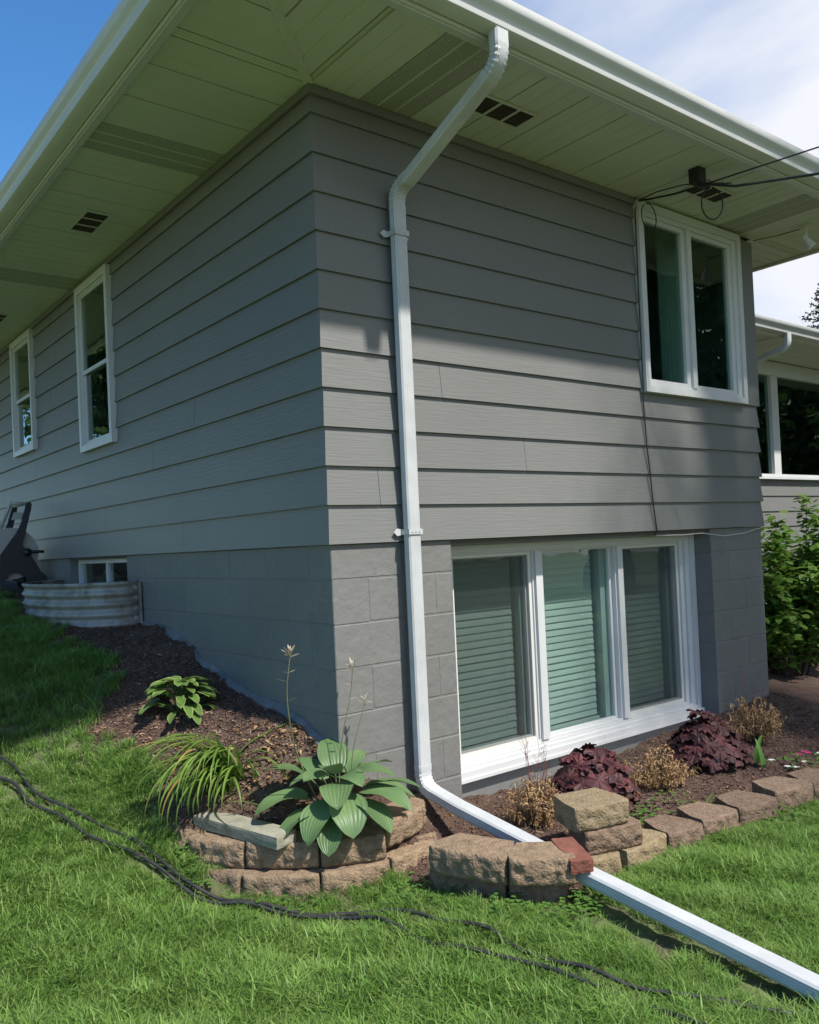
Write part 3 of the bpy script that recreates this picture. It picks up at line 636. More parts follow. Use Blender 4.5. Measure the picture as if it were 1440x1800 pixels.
# ------------------------------------------------------------------ ground
GP=[(0,.05,-1.0),(0,.3,-.83),(0,.8,-.77),(0,1.26,-.68),(0,1.63,-.55),(0,2.0,-.465),(0,2.4,-.46),(0,4.3,-.27),(0,6,-.2),(0,12,-.15),
(.38,0,-1.19),(.74,0,-1.32),(1.2,.1,-1.335),(2,.1,-1.31),(3,.1,-1.25),(3.7,0,-1.22),(4.5,.5,-1.25),(6,1.5,-1.2),(8,2,-1.2),
(.7,-.5,-1.34),(1.5,-.6,-1.34),(2.5,-.6,-1.32),(3.5,-.6,-1.33),(.2,-.38,-1.42),(.40,-.25,-1.36),(.34,-.5,-1.36),
(.05,-.80,-1.415),(.0,-.5,-1.42),(-.1,-.36,-1.455),(-.35,-.2,-1.455),(-.56,.0,-1.44),(.12,-.38,-1.445),(.28,-1.08,-1.42),(.75,-1.08,-1.42),(1.2,-1.10,-1.43),(2.2,-1.3,-1.46),(3.5,-1.3,-1.48),(0,-1,-1.41),(0,-2,-1.46),(1,-2,-1.47),(3,-3,-1.52),(0,-4,-1.53),(6,-2,-1.55),
(-.2,-.47,-1.445),(-.57,-.1,-1.42),(-.72,.25,-1.33),(-.66,.6,-1.2),(-.4,.45,-1.06),(-.32,.75,-.94),(-.3,1.15,-.84),(-.3,2,-.58),
(-.45,2.6,-.455),(-.45,3.2,-.41),(-.45,3.7,-.33),(-.5,4.3,-.28),
(-.7,1.2,-.97),(-.75,1.8,-.76),(-.7,2.4,-.6),(-.8,3.3,-.43),(-.8,5,-.26),(-1.2,0,-1.38),(-1.5,1.2,-1.10),(-1.5,2.4,-.74),(-1.6,4,-.42),(-3,0,-1.32),(-3,2,-.85),(-3,5,-.42),
(-1.2,-2,-1.44),(-4,-3,-1.45),(-8,0,-1.2),(-8,6,-.6),(-10,-8,-1.5),(8,-8,-1.6),(14,0,-1.4),(14,10,-1.3),(-10,14,-.4),(0,-14,-1.6),(0,20,-.2),(3,14,-.3),(14,20,-1.2)]
GP=np.array(GP,float)
def _tps():
    P=GP[:,:2];n=len(P);r=np.linalg.norm(P[:,None]-P[None],axis=2)
    K=r.copy()  # linear (biharmonic 3d) kernel: well behaved outside
    A=np.zeros((n+1,n+1));A[:n,:n]=-K+np.eye(n)*-.02;A[:n,n]=1;A[n,:n]=1
    b=np.zeros(n+1);b[:n]=GP[:,2]
    return np.linalg.solve(A,b)
_w=_tps()
RINGP=[(-.50,.50),(-.54,.33),(-.40,.10),(-.20,-.10),(.02,-.21),(.26,-.13),(.42,.03),(.3,.2),(-.1,.2),(-.3,.45)]
def _in(poly,x,y):
    c=np.zeros(x.shape,bool);n=len(poly)
    for i in range(n):
        (x0,y0),(x1,y1)=poly[i],poly[(i+1)%n]
        c^=((y0>y)!=(y1>y))&(x<(x1-x0)*(y-y0)/(y1-y0+1e-12)+x0)
    return c
def gz(x,y):
    x=np.asarray(x,float);y=np.asarray(y,float);s=np.broadcast(x,y).shape
    X=np.broadcast_to(x,s).ravel();Y=np.broadcast_to(y,s).ravel();o=np.empty(len(X))
    for i in range(0,len(X),20000):
        r=np.sqrt((X[i:i+20000,None]-GP[:,0])**2+(Y[i:i+20000,None]-GP[:,1])**2+1e-3)
        o[i:i+20000]=-r@_w[:-1]+_w[-1]
    o=np.where(_in(RINGP,X,Y),np.maximum(o,-1.235),o)
    return o.reshape(s)
def poly_mask(poly, x, y):
    ins = np.zeros(np.shape(x), bool); n = len(poly)
    for i in range(n):
        (x0, y0), (x1, y1) = poly[i], poly[(i + 1) % n]
        c = ((y0 > y) != (y1 > y)) & (x < (x1 - x0) * (y - y0) / (y1 - y0 + 1e-12) + x0); ins ^= c
    return ins
LEFT_BED = [(.1, -.3), (.1, 6.6), (-.30, 6.6), (-.42, 4.6), (-.50, 4.0), (-.52, 3.2), (-.47, 2.6), (-.40, 2.15), (-.38, 1.75), (-.42, 1.55), (-.60, 1.42), (-.70, 1.30), (-.55, 1.1), (-.52, .95), (-.56, .75), (-.60, .55), (-.60, .3), (-.50, .08), (-.25, -.12)]
FRONT_BED = [(-.58, .4), (-.50, .06), (-.26, -.16), (.05, -.24), (.09, -.45), (.10, -.56), (.22, -.84), (.38, -1.03), (.56, -.93), (.75, -.96), (1.3, -.97), (1.8, -1.02), (2.3, -1.08), (3.2, -1.15), (4.6, -1.25), (7, -1.0), (7, 2.2), (0, 2.2), (-.3, 1)]
HOUSE_FP = [(.03, .03), (XE - .03, .03), (XE - .03, 1.9), (12.6, 1.9), (12.6, 4.8), (XE, 4.8), (XE, YB), (.03, YB)]
WELL = [(.03, 2.36), (-.10, 2.36), (-.27, 2.46), (-.40, 2.68), (-.455, 2.95), (-.46, 3.35), (-.40, 3.74), (-.27, 3.96), (-.10, 4.07), (.03, 4.07)]
def bed_mask(x, y):
    n = .05 * np.sin(x * 17 + y * 9) + .035 * np.sin(x * 41 - y * 33) + .02 * np.sin(x * 97 + y * 71)
    return poly_mask(LEFT_BED, x + n * .8, y + n) | (poly_mask(FRONT_BED, x, y))
def graded(lo, hi, flo, fhi, step, grow=1.22):
    a = list(np.arange(flo, fhi, step)); s_ = step; q = fhi
    while q < hi: a.append(q); s_ *= grow; q += s_
    a.append(hi); s_ = step; q = flo - step; b = []
    while q > lo: b.append(q); s_ *= grow; q -= s_
    b.append(lo); return np.array(b[::-1] + a)
gx = graded(-70, 90, -2.2, 3.6, .03); gy = graded(-60, 90, -2.6, 3.4, .03)
GX, GY = np.meshgrid(gx, gy); GZ = gz(GX, GY)
def lump(x, y): return .010 * np.sin(x * 11 + 1) * np.sin(y * 13) + .006 * np.sin(x * 31 + y * 17) + .004 * np.sin(x * 53 - y * 61)
near = (np.abs(GX) < 8) & (np.abs(GY) < 8); GZ = GZ + np.where(near, lump(GX, GY), 0)
nx, ny = len(gx), len(gy); idx = np.arange(nx * ny).reshape(ny, nx)
Fq = np.stack([idx[:-1, :-1], idx[:-1, 1:], idx[1:, 1:], idx[1:, :-1]], -1).reshape(-1, 4)
V = np.stack([GX.ravel(), GY.ravel(), GZ.ravel()], 1); cxy = V[Fq].mean(1)
keep = ~poly_mask(HOUSE_FP, cxy[:, 0], cxy[:, 1]) & ~poly_mask(WELL, cxy[:, 0], cxy[:, 1])
isbed = bed_mask(cxy[:, 0], cxy[:, 1]) & keep; islawn = keep & ~isbed
def sub(name, sel, m):
    f = Fq[sel]; u, inv = np.unique(f, return_inverse=True); return struct(name, np_mesh(name, V[u], inv.reshape(f.shape), m, smooth=True))
sub('lawn', islawn, M['turf']); sub('mulch_bed', isbed, M['soil'])
def ground(x, y): return float(gz(x, y)) + float(lump(x, y))

# mulch chips, thousands of shredded slivers
def chips(n, xlo, xhi, ylo, yhi, smax=.045, extra=None):
    x = rng.uniform(xlo, xhi, n); y = rng.uniform(ylo, yhi, n)
    k = bed_mask(x, y) & ~poly_mask(HOUSE_FP, x, y) & ~poly_mask(WELL, x, y); return x[k], y[k]
xs1, ys1 = chips(26000, -.85, .05, -.35, 4.2); xs2, ys2 = chips(16000, .0, 3.9, -1.2, .3)
# a few stray out onto the turf edge
xs3 = rng.normal(-.68, .07, 500); ys3 = rng.uniform(.1, 1.5, 500)
X = np.concatenate([xs1, xs2, xs3]); Y = np.concatenate([ys1, ys2, ys3]); n = len(X); Z = gz(X, Y) + lump(X, Y) + .004
L_ = rng.gamma(2.2, .0068, n) + .005; W_ = rng.uniform(.0012, .004, n); az = rng.uniform(0, 2 * np.pi, n); ti = rng.normal(0, .28, n)
d = np.stack([np.cos(az) * np.cos(ti), np.sin(az) * np.cos(ti), np.sin(ti)], 1) * L_[:, None]; s_ = np.stack([-np.sin(az), np.cos(az), rng.normal(0, .4, n)], 1) * W_[:, None]; upv = np.array([0, 0, 1]) * W_[:, None] * .8
c = np.stack([X, Y, Z], 1)
P = np.stack([c - d / 2 - s_, c - d / 2 + s_, c + upv * 1.6, c + d / 2 - s_ * .6, c + d / 2 + s_ * .6, c - d / 2 + upv], 1).reshape(-1, 3)
o6 = np.arange(n)[:, None, None] * 6; Fc = (np.array([[0, 1, 2], [3, 4, 2], [0, 2, 3], [1, 4, 2], [0, 1, 5], [1, 2, 5], [0, 5, 2]])[None] + o6).reshape(-1, 3)
sun_patch = (Y > .35) & (Y < 1.5) & (X < -.2)  # sunlit stretch of mulch: its brightness is put into the chip colour
tint = np.where(rng.random(n) < np.where(sun_patch, .35, .10), rng.uniform(.4, 1, n), rng.uniform(0, .15, n))
struct('mulch_chips', np_mesh('mulch_chips', P, Fc, M['chip'], attr=np.repeat(tint, 6)), kind='stuff')

# ------------------------------------------------------------------ grass: tufts scattered by one node tree
tufts = bpy.data.collections.new('grass_tufts')
def tuft(i, nb=58, rad=.05, hmin=.035, hmax=.085):
    n = nb; x = rng.normal(0, rad * .55, n); y = rng.normal(0, rad * .55, n); h = rng.uniform(hmin, hmax, n) * (1 + .3 * (rng.random(n) < .1)); az = rng.uniform(0, 2 * np.pi, n)
    lean = rng.uniform(.35, 1.5, n); wv = rng.uniform(.0009, .0026, n); sa = az + np.pi / 2 + rng.normal(0, .3, n)
    ts = [0, .35, .7, 1.0]; rows = []
    for t in ts:
        r_ = h * (t * .35 + t * t * .65) * lean; z = h * (t - .28 * t * t * lean)
        cx_, cy_ = x + np.cos(az) * r_, y + np.sin(az) * r_
        wt = wv * (1 - .15 * t if t < 1 else 0.05)
        if t < 1: rows += [np.stack([cx_ - np.cos(sa) * wt, cy_ - np.sin(sa) * wt, z - .004], 1), np.stack([cx_ + np.cos(sa) * wt, cy_ + np.sin(sa) * wt, z - .004], 1)]
        else: rows += [np.stack([cx_, cy_, z - .004], 1)]
    P = np.stack(rows, 1).reshape(-1, 3); o7 = np.arange(n)[:, None, None] * 7
    Fc = (np.array([[0, 1, 3], [0, 3, 2], [2, 3, 5], [2, 5, 4], [4, 5, 6]])[None] + o7).reshape(-1, 3)
    tn = np.where(rng.random(n) < .10, rng.uniform(.5, 1, n), rng.uniform(0, .42, n))
    o = bpy.data.objects.new('tuft', np_mesh('tuft', P, Fc, M['grass'], attr=np.repeat(tn, 7))); tufts.objects.link(o)
for i in range(9): tuft(i)
HOSE_A = [(-1.9, 2.6), (-1.45, 1.9), (-1.095, 1.35), (-1.026, 1.02), (-.918, .79), (-.812, .585), (-.745, .36), (-.674, .126), (-.58, -.02), (-.45, -.20), (-.34, -.34), (-.244, -.43), (-.13, -.60), (-.085, -.79), (-.037, -.975), (-.036, -1.09), (-.03, -1.21), (.011, -1.34), (.057, -1.49), (.113, -1.61), (.30, -1.9)]
HOSE_B = [(-2.1, 2.3), (-1.5, 1.6), (-1.132, 1.19), (-1.067, .955), (-.974, .765), (-.905, .58), (-.82, .42), (-.74, .24), (-.66, .04), (-.52, -.13), (-.42, -.285), (-.305, -.445), (-.246, -.58), (-.206, -.80), (-.176, -1.0), (-.115, -1.16), (-.048, -1.35), (.02, -1.60), (.05, -2.0)]
def lawn_points(n, xlo, xhi, ylo, yhi, sc_, prob=None):
    x = rng.uniform(xlo, xhi, n); y = rng.uniform(ylo, yhi, n)
    k = ~bed_mask(x, y) & ~poly_mask(HOUSE_FP, x, y) & ~poly_mask(WELL, x, y)
    k &= ~((np.abs(x - X0) < .062) & (y < -.6) & (y > -2.7))
    for P_, lim in ((HOSE_A, .024), (HOSE_B, .024)):
        for (ax_, ay_), (bx_, by_) in zip(P_[:-1], P_[1:]):
            t_ = np.clip(((x - ax_) * (bx_ - ax_) + (y - ay_) * (by_ - ay_)) / ((bx_ - ax_) ** 2 + (by_ - ay_) ** 2), 0, 1); dd = np.hypot(x - ax_ - t_ * (bx_ - ax_), y - ay_ - t_ * (by_ - ay_)); k &= ~((dd < lim) & (rng.random(n) < (.9 if ay_ > -.3 else .85)))
    # worn gap in the turf along the pipe and by the stones
    k &= ~((x > X0 - .17) & (x < X0) & (y < -.95) & (rng.random(n) < .75))
    thin = (x > -1.0) & (x < -.45) & (y > 1.2) & (y < 2.3); k &= ~(thin & (rng.random(n) < .5))
    patch = np.sin(x * 5.1 + 2) * np.sin(y * 4.3 + 1) + .6 * np.sin(x * 12.7 - y * 9.1); k &= ~((patch < -1.0) & (rng.random(n) < .35))
    if prob: k &= ~((x > prob[0]) & (x < prob[1]) & (y > prob[2]) & (y < prob[3]))
    x, y = x[k], y[k]; s = sc_ * (1 + .18 * np.sin(x * 4.1 + y * 2.3) + .12 * np.sin(x * 13 + y * 11)) * rng.uniform(.8, 1.2, len(x))
    near_edge = bed_mask(x + .04, y + .07) | bed_mask(x + .08, y + .04) | bed_mask(x, y + .09); s = np.where(near_edge & (y < .4), s * .62, s)
    return x, y, s
PTS = [lawn_points(20000, -2.0, 2.7, -2.6, 0.9, .76), lawn_points(8000, -2.4, -.3, .7, 5.5, .8), lawn_points(5000, 2.6, 6, -4, -.6, .9), lawn_points(9000, -6, 6, -6, 7, 1.0, (-2, 2.7, -2.6, 5.4)), lawn_points(9000, -16, 18, -16, 16, 2.2, (-6, 6, -6, 7))]
x = np.concatenate([p[0] for p in PTS]); y = np.concatenate([p[1] for p in PTS]); s = np.concatenate([p[2] for p in PTS]); n = len(x)
z = gz(x, y) + lump(x, y)
me = bpy.data.meshes.new('grass'); me.vertices.add(n); me.vertices.foreach_set('co', np.stack([x, y, z], 1).astype(np.float32).ravel())
a = me.attributes.new('rot', 'FLOAT_VECTOR', 'POINT'); a.data.foreach_set('vector', np.stack([rng.normal(0, .12, n), rng.normal(0, .12, n), rng.uniform(0, 6.28, n)], 1).astype(np.float32).ravel())
a = me.attributes.new('scl', 'FLOAT', 'POINT'); a.data.foreach_set('value', s.astype(np.float32)); a = me.attributes.new('pick', 'INT', 'POINT'); a.data.foreach_set('value', rng.integers(0, 9, n).astype(np.int32))
me.update(); grass = struct('grass', me, 'stuff')
ng = bpy.data.node_groups.new('scatter', 'GeometryNodeTree'); ng.interface.new_socket('Geometry', in_out='INPUT', socket_type='NodeSocketGeometry'); ng.interface.new_socket('Geometry', in_out='OUTPUT', socket_type='NodeSocketGeometry')
gi = ng.nodes.new('NodeGroupInput'); go = ng.nodes.new('NodeGroupOutput'); iop = ng.nodes.new('GeometryNodeInstanceOnPoints'); ci = ng.nodes.new('GeometryNodeCollectionInfo'); mtp = ng.nodes.new('GeometryNodeMeshToPoints')
ci.inputs['Collection'].default_value = tufts; ci.inputs['Separate Children'].default_value = True; ci.inputs['Reset Children'].default_value = True
def na(nm, ty):
    q = ng.nodes.new('GeometryNodeInputNamedAttribute'); q.data_type = ty; q.inputs['Name'].default_value = nm; return q.outputs['Attribute']
iop.inputs['Pick Instance'].default_value = True
ng.links.new(gi.outputs[0], mtp.inputs[0]); ng.links.new(mtp.outputs[0], iop.inputs['Points']); ng.links.new(ci.outputs[0], iop.inputs['Instance']); ng.links.new(na('pick', 'INT'), iop.inputs['Instance Index'])
ng.links.new(na('rot', 'FLOAT_VECTOR'), iop.inputs['Rotation']); ng.links.new(na('scl', 'FLOAT'), iop.inputs['Scale']); ng.links.new(iop.outputs[0], go.inputs[0])
md = grass.modifiers.new('scatter', 'NODES'); md.node_group = ng

# ------------------------------------------------------------------ split-face stones
def stone_mesh(w_, h, dp, seed, back=.72, curve=.012, m=None):
    """front edge along +X from 0..w at y=0 (front faces -Y), top at z=0, bottom at -h; back narrower"""
    nx_, nz_ = 23, 10; r = random.Random(seed); vs = []; 
    for j in range(nz_):
        for i in range(nx_):
            u_ = i / (nx_ - 1); v_ = j / (nz_ - 1); x = u_ * w_; z = -v_ * h
            bulge = math.sin(math.pi * u_) ** .5 * .012 + math.sin(math.pi * v_) ** .35 * .007
            nn = mnoise.noise(Vector((x * 26 + seed * 7.1, z * 30, seed))) * .013 + mnoise.noise(Vector((x * 75 + seed, z * 80, seed * 3))) * .010 + abs(mnoise.noise(Vector((x * 14, z * 40, seed + 5)))) * .008
            e = 1 if 0 < j < nz_ - 1 and 0 < i < nx_ - 1 else .4
            z2 = z + (mnoise.noise(Vector((x * 30, seed, v_ * 9))) * .004 if j else mnoise.noise(Vector((x * 25, seed, 3))) * .002 - .0015)
            x2 = x + mnoise.noise(Vector((seed, z * 30, u_ * 9))) * .003
            vs.append((x2, -(bulge + nn * e) + .006, z2))
    F_ = [(j * nx_ + i, j * nx_ + i + 1, (j + 1) * nx_ + i + 1, (j + 1) * nx_ + i) for j in range(nz_ - 1) for i in range(nx_ - 1)]
    b = len(vs); k = (1 - back) * w_ / 2; tilt = r.uniform(-.003, .003)
    mid = dp * .38
    vs += [(0, mid, -.001), (w_, mid, -.001), (w_ - k, dp, tilt), (k, dp, tilt), (0, mid, -h), (w_, mid, -h), (w_ - k, dp, -h), (k, dp, -h)]
    top = list(range(nx_)); bot = [(nz_ - 1) * nx_ + i for i in range(nx_)]; lft = [j * nx_ for j in range(nz_)]; rgt = [j * nx_ + nx_ - 1 for j in range(nz_)]
    F_ += [tuple(top[::-1] + [b, b + 3, b + 2, b + 1]), tuple(bot + [b + 5, b + 6, b + 7, b + 4]), tuple(lft + [b + 4, b]), tuple(rgt[::-1] + [b + 1, b + 5]), (b, b + 4, b + 7, b + 3), (b + 1, b + 2, b + 6, b + 5), (b + 3, b + 7, b + 6, b + 2)]
    mb = MB().add(vs, F_); me = mb.mesh('stone', m); me.polygons.foreach_set('use_smooth', [len(p.vertices) == 4 and i < (nx_ - 1) * (nz_ - 1) for i, p in enumerate(me.polygons)]); return me
def put_stone(name, parent, fl, fr, zt, h, dp, seed, m, back=.72, gap=.004, tilt=0, **kw):
    a = Vector((fl[0], fl[1], 0)); b = Vector((fr[0], fr[1], 0)); d = b - a; L = d.length - gap
    me = stone_mesh(L, h, dp, seed, back, m=m); ang = math.atan2(d.y, d.x)
    if parent: o = link(name, me, parent)
    else: o = thing(name, kw['label'], kw['cat'], group=kw.get('group'), me=me)
    o.location = (a.x + d.normalized().x * gap / 2, a.y + d.normalized().y * gap / 2, zt); o.rotation_euler = (tilt, 0, ang); return o
ring_w = thing('retaining_wall', 'low two-course curved wall of tan split stones round the big hosta', 'stone wall', (0, 0, -1.42))
def rp(o): o.matrix_parent_inverse = Matrix.Translation((0, 0, 1.42)); return o
TOPR = [((-.545, .60), (-.615, .31)), ((-.60, .285), (-.465, .040)), ((-.458, .030), (-.240, -.186)), ((-.232, -.192), (.022, -.300)), ((.050, -.262), (.315, -.190)), ((.335, -.165), (.470, .010))]
TOPZ = [-1.215, -1.222, -1.218, -1.22, -1.19, -1.205]
for i, (a, b) in enumerate(TOPR):
    rp(put_stone('stone', ring_w, a, b, TOPZ[i], .106 if i != 4 else .112, .21 if i else .27, 11 + i, M['stone'], .70))
LOWR = [((-.63, .34), (-.625, .30)), ((-.625, .29), (-.505, .0)), ((-.50, -.012), (-.262, -.222)), ((-.254, -.227), (.03, -.312)), ((.045, -.305), (.318, -.268)), ((.325, -.262), (.45, -.06))]
for i, (a, b) in enumerate(LOWR[1:]):
    rp(put_stone('stone', ring_w, a, b, -1.330 if i < 4 else -1.318, .125, .20, 31 + i, M['stone'], .72))
mid_w = thing('retaining_wall', 'short low run of tan stones between the hosta planter and the white pipe', 'stone wall', (0, 0, -1.42))
rp(put_stone('stone', mid_w, (.060, -.535), (.180, -.850), -1.222, .105, .185, 51, M['stone'], .74))
rp(put_stone('stone', mid_w, (.178, -.868), (.368, -1.035), -1.218, .105, .16, 52, M['stone'], .66))
rp(put_stone('stone', mid_w, (.095, -.49), (.225, -.80), -1.332, .11, .17, 53, M['stone_r'], .8)); rp(put_stone('stone', mid_w, (.22, -.82), (.385, -.975), -1.330, .11, .17, 54, M['stone_r'], .8))
right_w = thing('retaining_wall', 'long single-course run of brown stones in front of the dark red plants', 'stone wall', (0, 0, -1.42))
RW = [(.575, -.905, .742, -.950), (.765, -.962, 1.058, -.948), (1.068, -.950, 1.285, -.982), (1.303, -.966, 1.545, -1.0), (1.572, -.988, 1.835, -1.035), (1.866, -1.004, 2.13, -1.065), (2.14, -1.06, 2.42, -1.10), (2.43, -1.09, 2.71, -1.13), (2.72, -1.12, 3.0, -1.16), (3.01, -1.15, 3.3, -1.18), (3.31, -1.17, 3.6, -1.2), (3.61, -1.19, 3.9, -1.22)]
for i, (a, b, c_, d_) in enumerate(RW):
    zt = -1.32 + (.0 if i < 5 else .012) + [0, .0, -.006, .004, 0, .008][i % 6] * .6
    rp(put_stone('stone', right_w, (a, b), (c_, d_), zt, .115, .19, 61 + i, M['stone_y'] if i < 2 else M['stone_r'], .62, gap=.006))
for i, (a, b, c_, d_) in enumerate(RW[5:]):
    rp(put_stone('stone', right_w, (a + .05, b - .035), (c_ + .05, d_ - .035), -1.425, .12, .19, 81 + i, M['stone_r'], .7))
put_stone('stone', None, (.600, -.880), (.872, -.962), -1.221, .098, .185, 91, M['stone_r'], .74, label='brown split stone, middle of the small stack beside the white pipe', cat='stone', group='loose stones stacked by the pipe')
put_stone('stone', None, (.565, -.868), (.822, -.938), -1.119, .100, .20, 92, M['stone_y'], .82, label='buff split stone with a dark stain, topmost of the small stack', cat='stone', group='loose stones stacked by the pipe')
# grey concrete paver lying on the planter and red brick on the pipe
def rough_box(name, label, cat, lx, ly, lz, m, loc, rot, seed=3, amp=.0022):
    b = bmesh.new(); bmesh.ops.create_cube(b, size=1); bmesh.ops.scale(b, vec=(lx, ly, lz), verts=b.verts); bmesh.ops.subdivide_edges(b, edges=b.edges, cuts=5, use_grid_fill=True)
    for v in b.verts: v.co += Vector([mnoise.noise(v.co * 60 + Vector((q * 9, seed, q))) * amp for q in range(3)]); 
    for v in b.verts:
        q = Vector((abs(v.co.x) / lx * 2, abs(v.co.y) / ly * 2, abs(v.co.z) / lz * 2)); 
        if sum(c > .98 for c in q) >= 2: v.co -= v.co.normalized() * .002
    me = bpy.data.meshes.new(name); b.to_mesh(me); b.free(); me.materials.append(m)
    o = thing(name, label, cat, loc, me=me); o.rotation_euler = rot; return o
rough_box('concrete_paver', 'narrow grey-green concrete paver lying askew on the planter stones', 'paver', .52, .112, .05, M['paver'], (-.415, .128, -1.192), (R(1), R(1.2), R(-75)))
rough_box('red_brick', 'rough red brick resting on the white pipe beside the stone stack', 'brick', .205, .092, .052, M['brick'], (.420, -.968, -1.243), (0, R(5), R(243.5)), 5, .003)
# ------------------------------------------------------------------ plants
def leaf_surface(p0, az, e0, e1, L, W, nseg=8, nu=6, cup=.18, ruffle=0, rip=5, shape='hosta', roll=0, rs=0):
    """curved leaf: returns V, F, UV"""
    V, F_, UV = [], [], []; p = np.array(p0, float); ph = rs * 6.28
    for i in range(nseg + 1):
        t = i / nseg; e = e0 + (e1 - e0) * t
        T_ = np.array([math.cos(az) * math.cos(e), math.sin(az) * math.cos(e), math.sin(e)]); S = np.array([-math.sin(az), math.cos(az), 0.]); Nn = np.cross(T_, S); Nn = -Nn if Nn[2] < 0 and abs(e) < 1.57 else Nn
        S2 = S * math.cos(roll) + Nn * math.sin(roll); N2 = Nn * math.cos(roll) - S * math.sin(roll)
        if shape == 'hosta': w_ = 1.62 * (t + .035) ** .52 * max(1 - t, 0) ** .72 * .78
        elif shape == 'strap': w_ = min(1, 6 * (t + .05)) * (1 - t ** 3) ** .8
        elif shape == 'oval': w_ = math.sin(math.pi * min(max(t, .02), .985)) ** .7
        if i == nseg: w_ = 0.012
        for j in range(nu + 1):
            u_ = j / nu * 2 - 1
            q = p + S2 * u_ * w_ * W / 2 * (1 - .12 * abs(u_) * abs(cup)) + N2 * (abs(u_) ** 1.4 * cup * w_ * W / 2 + ruffle * w_ * W * math.sin(t * rip * 6.28 + u_ * 2 + ph) * abs(u_) ** 1.5)
            V.append(q); UV.append((j / nu, t))
        p = p + T_ * L / nseg
    k = nu + 1
    for i in range(nseg):
        for j in range(nu): F_.append((i * k + j, i * k + j + 1, (i + 1) * k + j + 1, (i + 1) * k + j))
    return np.array(V), np.array(F_), np.array(UV)
def add_stem(V, F_, UV, pts, r, m=5):
    mb = MB().tube(pts, r, m, False); v = np.array(mb.v); f = np.array(mb.f); o_ = len(V)
    return np.concatenate([V, v]), np.concatenate([F_, f + o_]), np.concatenate([UV, np.full((len(v), 2), .5)])
def hosta_plant(name, label, cat, loc, specs, mt, rmin=.0028, group=None):
    t = thing(name, label, cat, loc, group)
    for sp in specs:
        az, hr, hz, e0, e1, L, W, roll = sp[:8]
        ba = np.array([math.cos(az) * hr, math.sin(az) * hr, hz])
        V, F_, UV = leaf_surface(ba, az, e0, e1, L, W, 10, 8, .16, .035, 1.6, 'hosta', roll, random.random())
        mid = ba * .5 + np.array([0, 0, hz * .22]); V, F_, UV = add_stem(V, F_, UV, [(0, 0, -.03), tuple(mid), tuple(ba + np.array([math.cos(az) * .01, math.sin(az) * .01, 0]))], [rmin * 1.5, rmin * 1.1, rmin])
        link('leaf', np_mesh('leaf', V, F_, mt, uv=UV, smooth=True), t)
    return t
D = math.radians
# camera sits to the -x,-y side: azimuth 232 deg points at it; 142 = screen left, 322 = screen right
gz_h = -1.24
specs = []
big = [ # screen-angle, reach of stem, height, pitch start, pitch end, length, width, roll
    (150, .13, .17, .25, -1.0, .26, .17, -.1), (175, .10, .12, .0, -1.1, .24, .17, .1), (205, .07, .16, -.1, -1.3, .23, .17, 0), (128, .12, .24, .45, -.35, .24, .15, .1),
    (165, .06, .25, .3, -.6, .16, .13, .1), (190, .03, .25, .6, -.5, .17, .12, -.2), (250, .08, .19, -.2, -1.35, .22, .20, 0), (236, .05, .23, .25, -1.0, .20, .18, .15), (285, .10, .15, .0, -1.15, .22, .18, -.1),
    (300, .11, .19, .2, -.9, .25, .16, .1), (322, .12, .20, .25, -.55, .26, .15, -.15), (340, .12, .17, .15, -.8, .25, .16, .1), (65, .07, .25, 1.0, .1, .20, .17, 0), (30, .08, .24, .7, -.2, .19, .14, .1),
    (352, .08, .24, .5, -.4, .20, .14, -.2), (270, .03, .25, .5, -.8, .17, .12, .2), (100, .08, .22, .7, -.1, .20, .14, 0), (225, .10, .10, -.3, -1.2, .18, .15, .1), (310, .05, .24, .6, -.7, .22, .15, 0), (215, .02, .26, .9, -.2, .16, .12, .1)]
hosta = hosta_plant('hosta', 'big blue-green hosta in the stone planter at the house corner', 'hosta', (-.085, -.115, gz_h), [(D(a),) + tuple(r_) for a, *r_ in [(q[0], q[1], q[2], q[3], q[4], q[5] * 1.0, q[6] * 1.45, q[7]) for q in big]], M['hosta'], .0034)
# flower stalks: world points relative to the plant
def stalk(pts, r=.003, pods=(), head=None):
    mb = MB(); base = Vector((-.085, -.115, gz_h)); P = [Vector(p) - base for p in pts]; n = 14; cu = []
    for i in range(n + 1):
        t = i / n * (len(P) - 1); k = min(int(t), len(P) - 2); cu.append(P[k].lerp(P[k + 1], t - k))
    for _ in range(3): cu = [cu[0]] + [(cu[i - 1] + cu[i] * 2 + cu[i + 1]) / 4 for i in range(1, n)] + [cu[-1]]
    mb.tube(cu, [r * (1 - .45 * i / n) for i in range(n + 1)], 6); s_ = part('flower_stalk', mb, M['stalk'], hosta)
    if head:
        V, F_, UV = None, None, None
        for k in range(head):
            az_ = k * 2.4; e = random.uniform(-.1, 1.35); b = cu[-1] + Vector((0, 0, -.004 * (k % 3)))
            v, f, u_ = leaf_surface(b, az_, e, e + .3, random.uniform(.030, .052), .016, 4, 2, .6, 0, 1, 'oval')
            if V is None: V, F_, UV = v, f, u_
            else: F_ = np.concatenate([F_, f + len(V)]); V = np.concatenate([V, v]); UV = np.concatenate([UV, u_])
        link('seed_head', np_mesh('seed_head', V, F_, M['pod'], uv=UV, smooth=True), s_)
    for t, az_, L in pods:
        b = cu[int(t * n)]; v, f, u_ = leaf_surface(b, D(az_), .2, .5, L, .009, 5, 2, .5, 0, 1, 'oval'); link('bract', np_mesh('bract', v, f, M['pod'] if L < .04 else M['stalk'], uv=u_, smooth=True), s_)
stalk([(-.15, -.10, -1.15), (-.275, -.09, -.86), (-.312, -.1, -.62), (-.282, -.1, -.455)], .0036, [(.8, 150, .05), (.86, 330, .035), (.7, 320, .05), (.9, 190, .03)], 13)
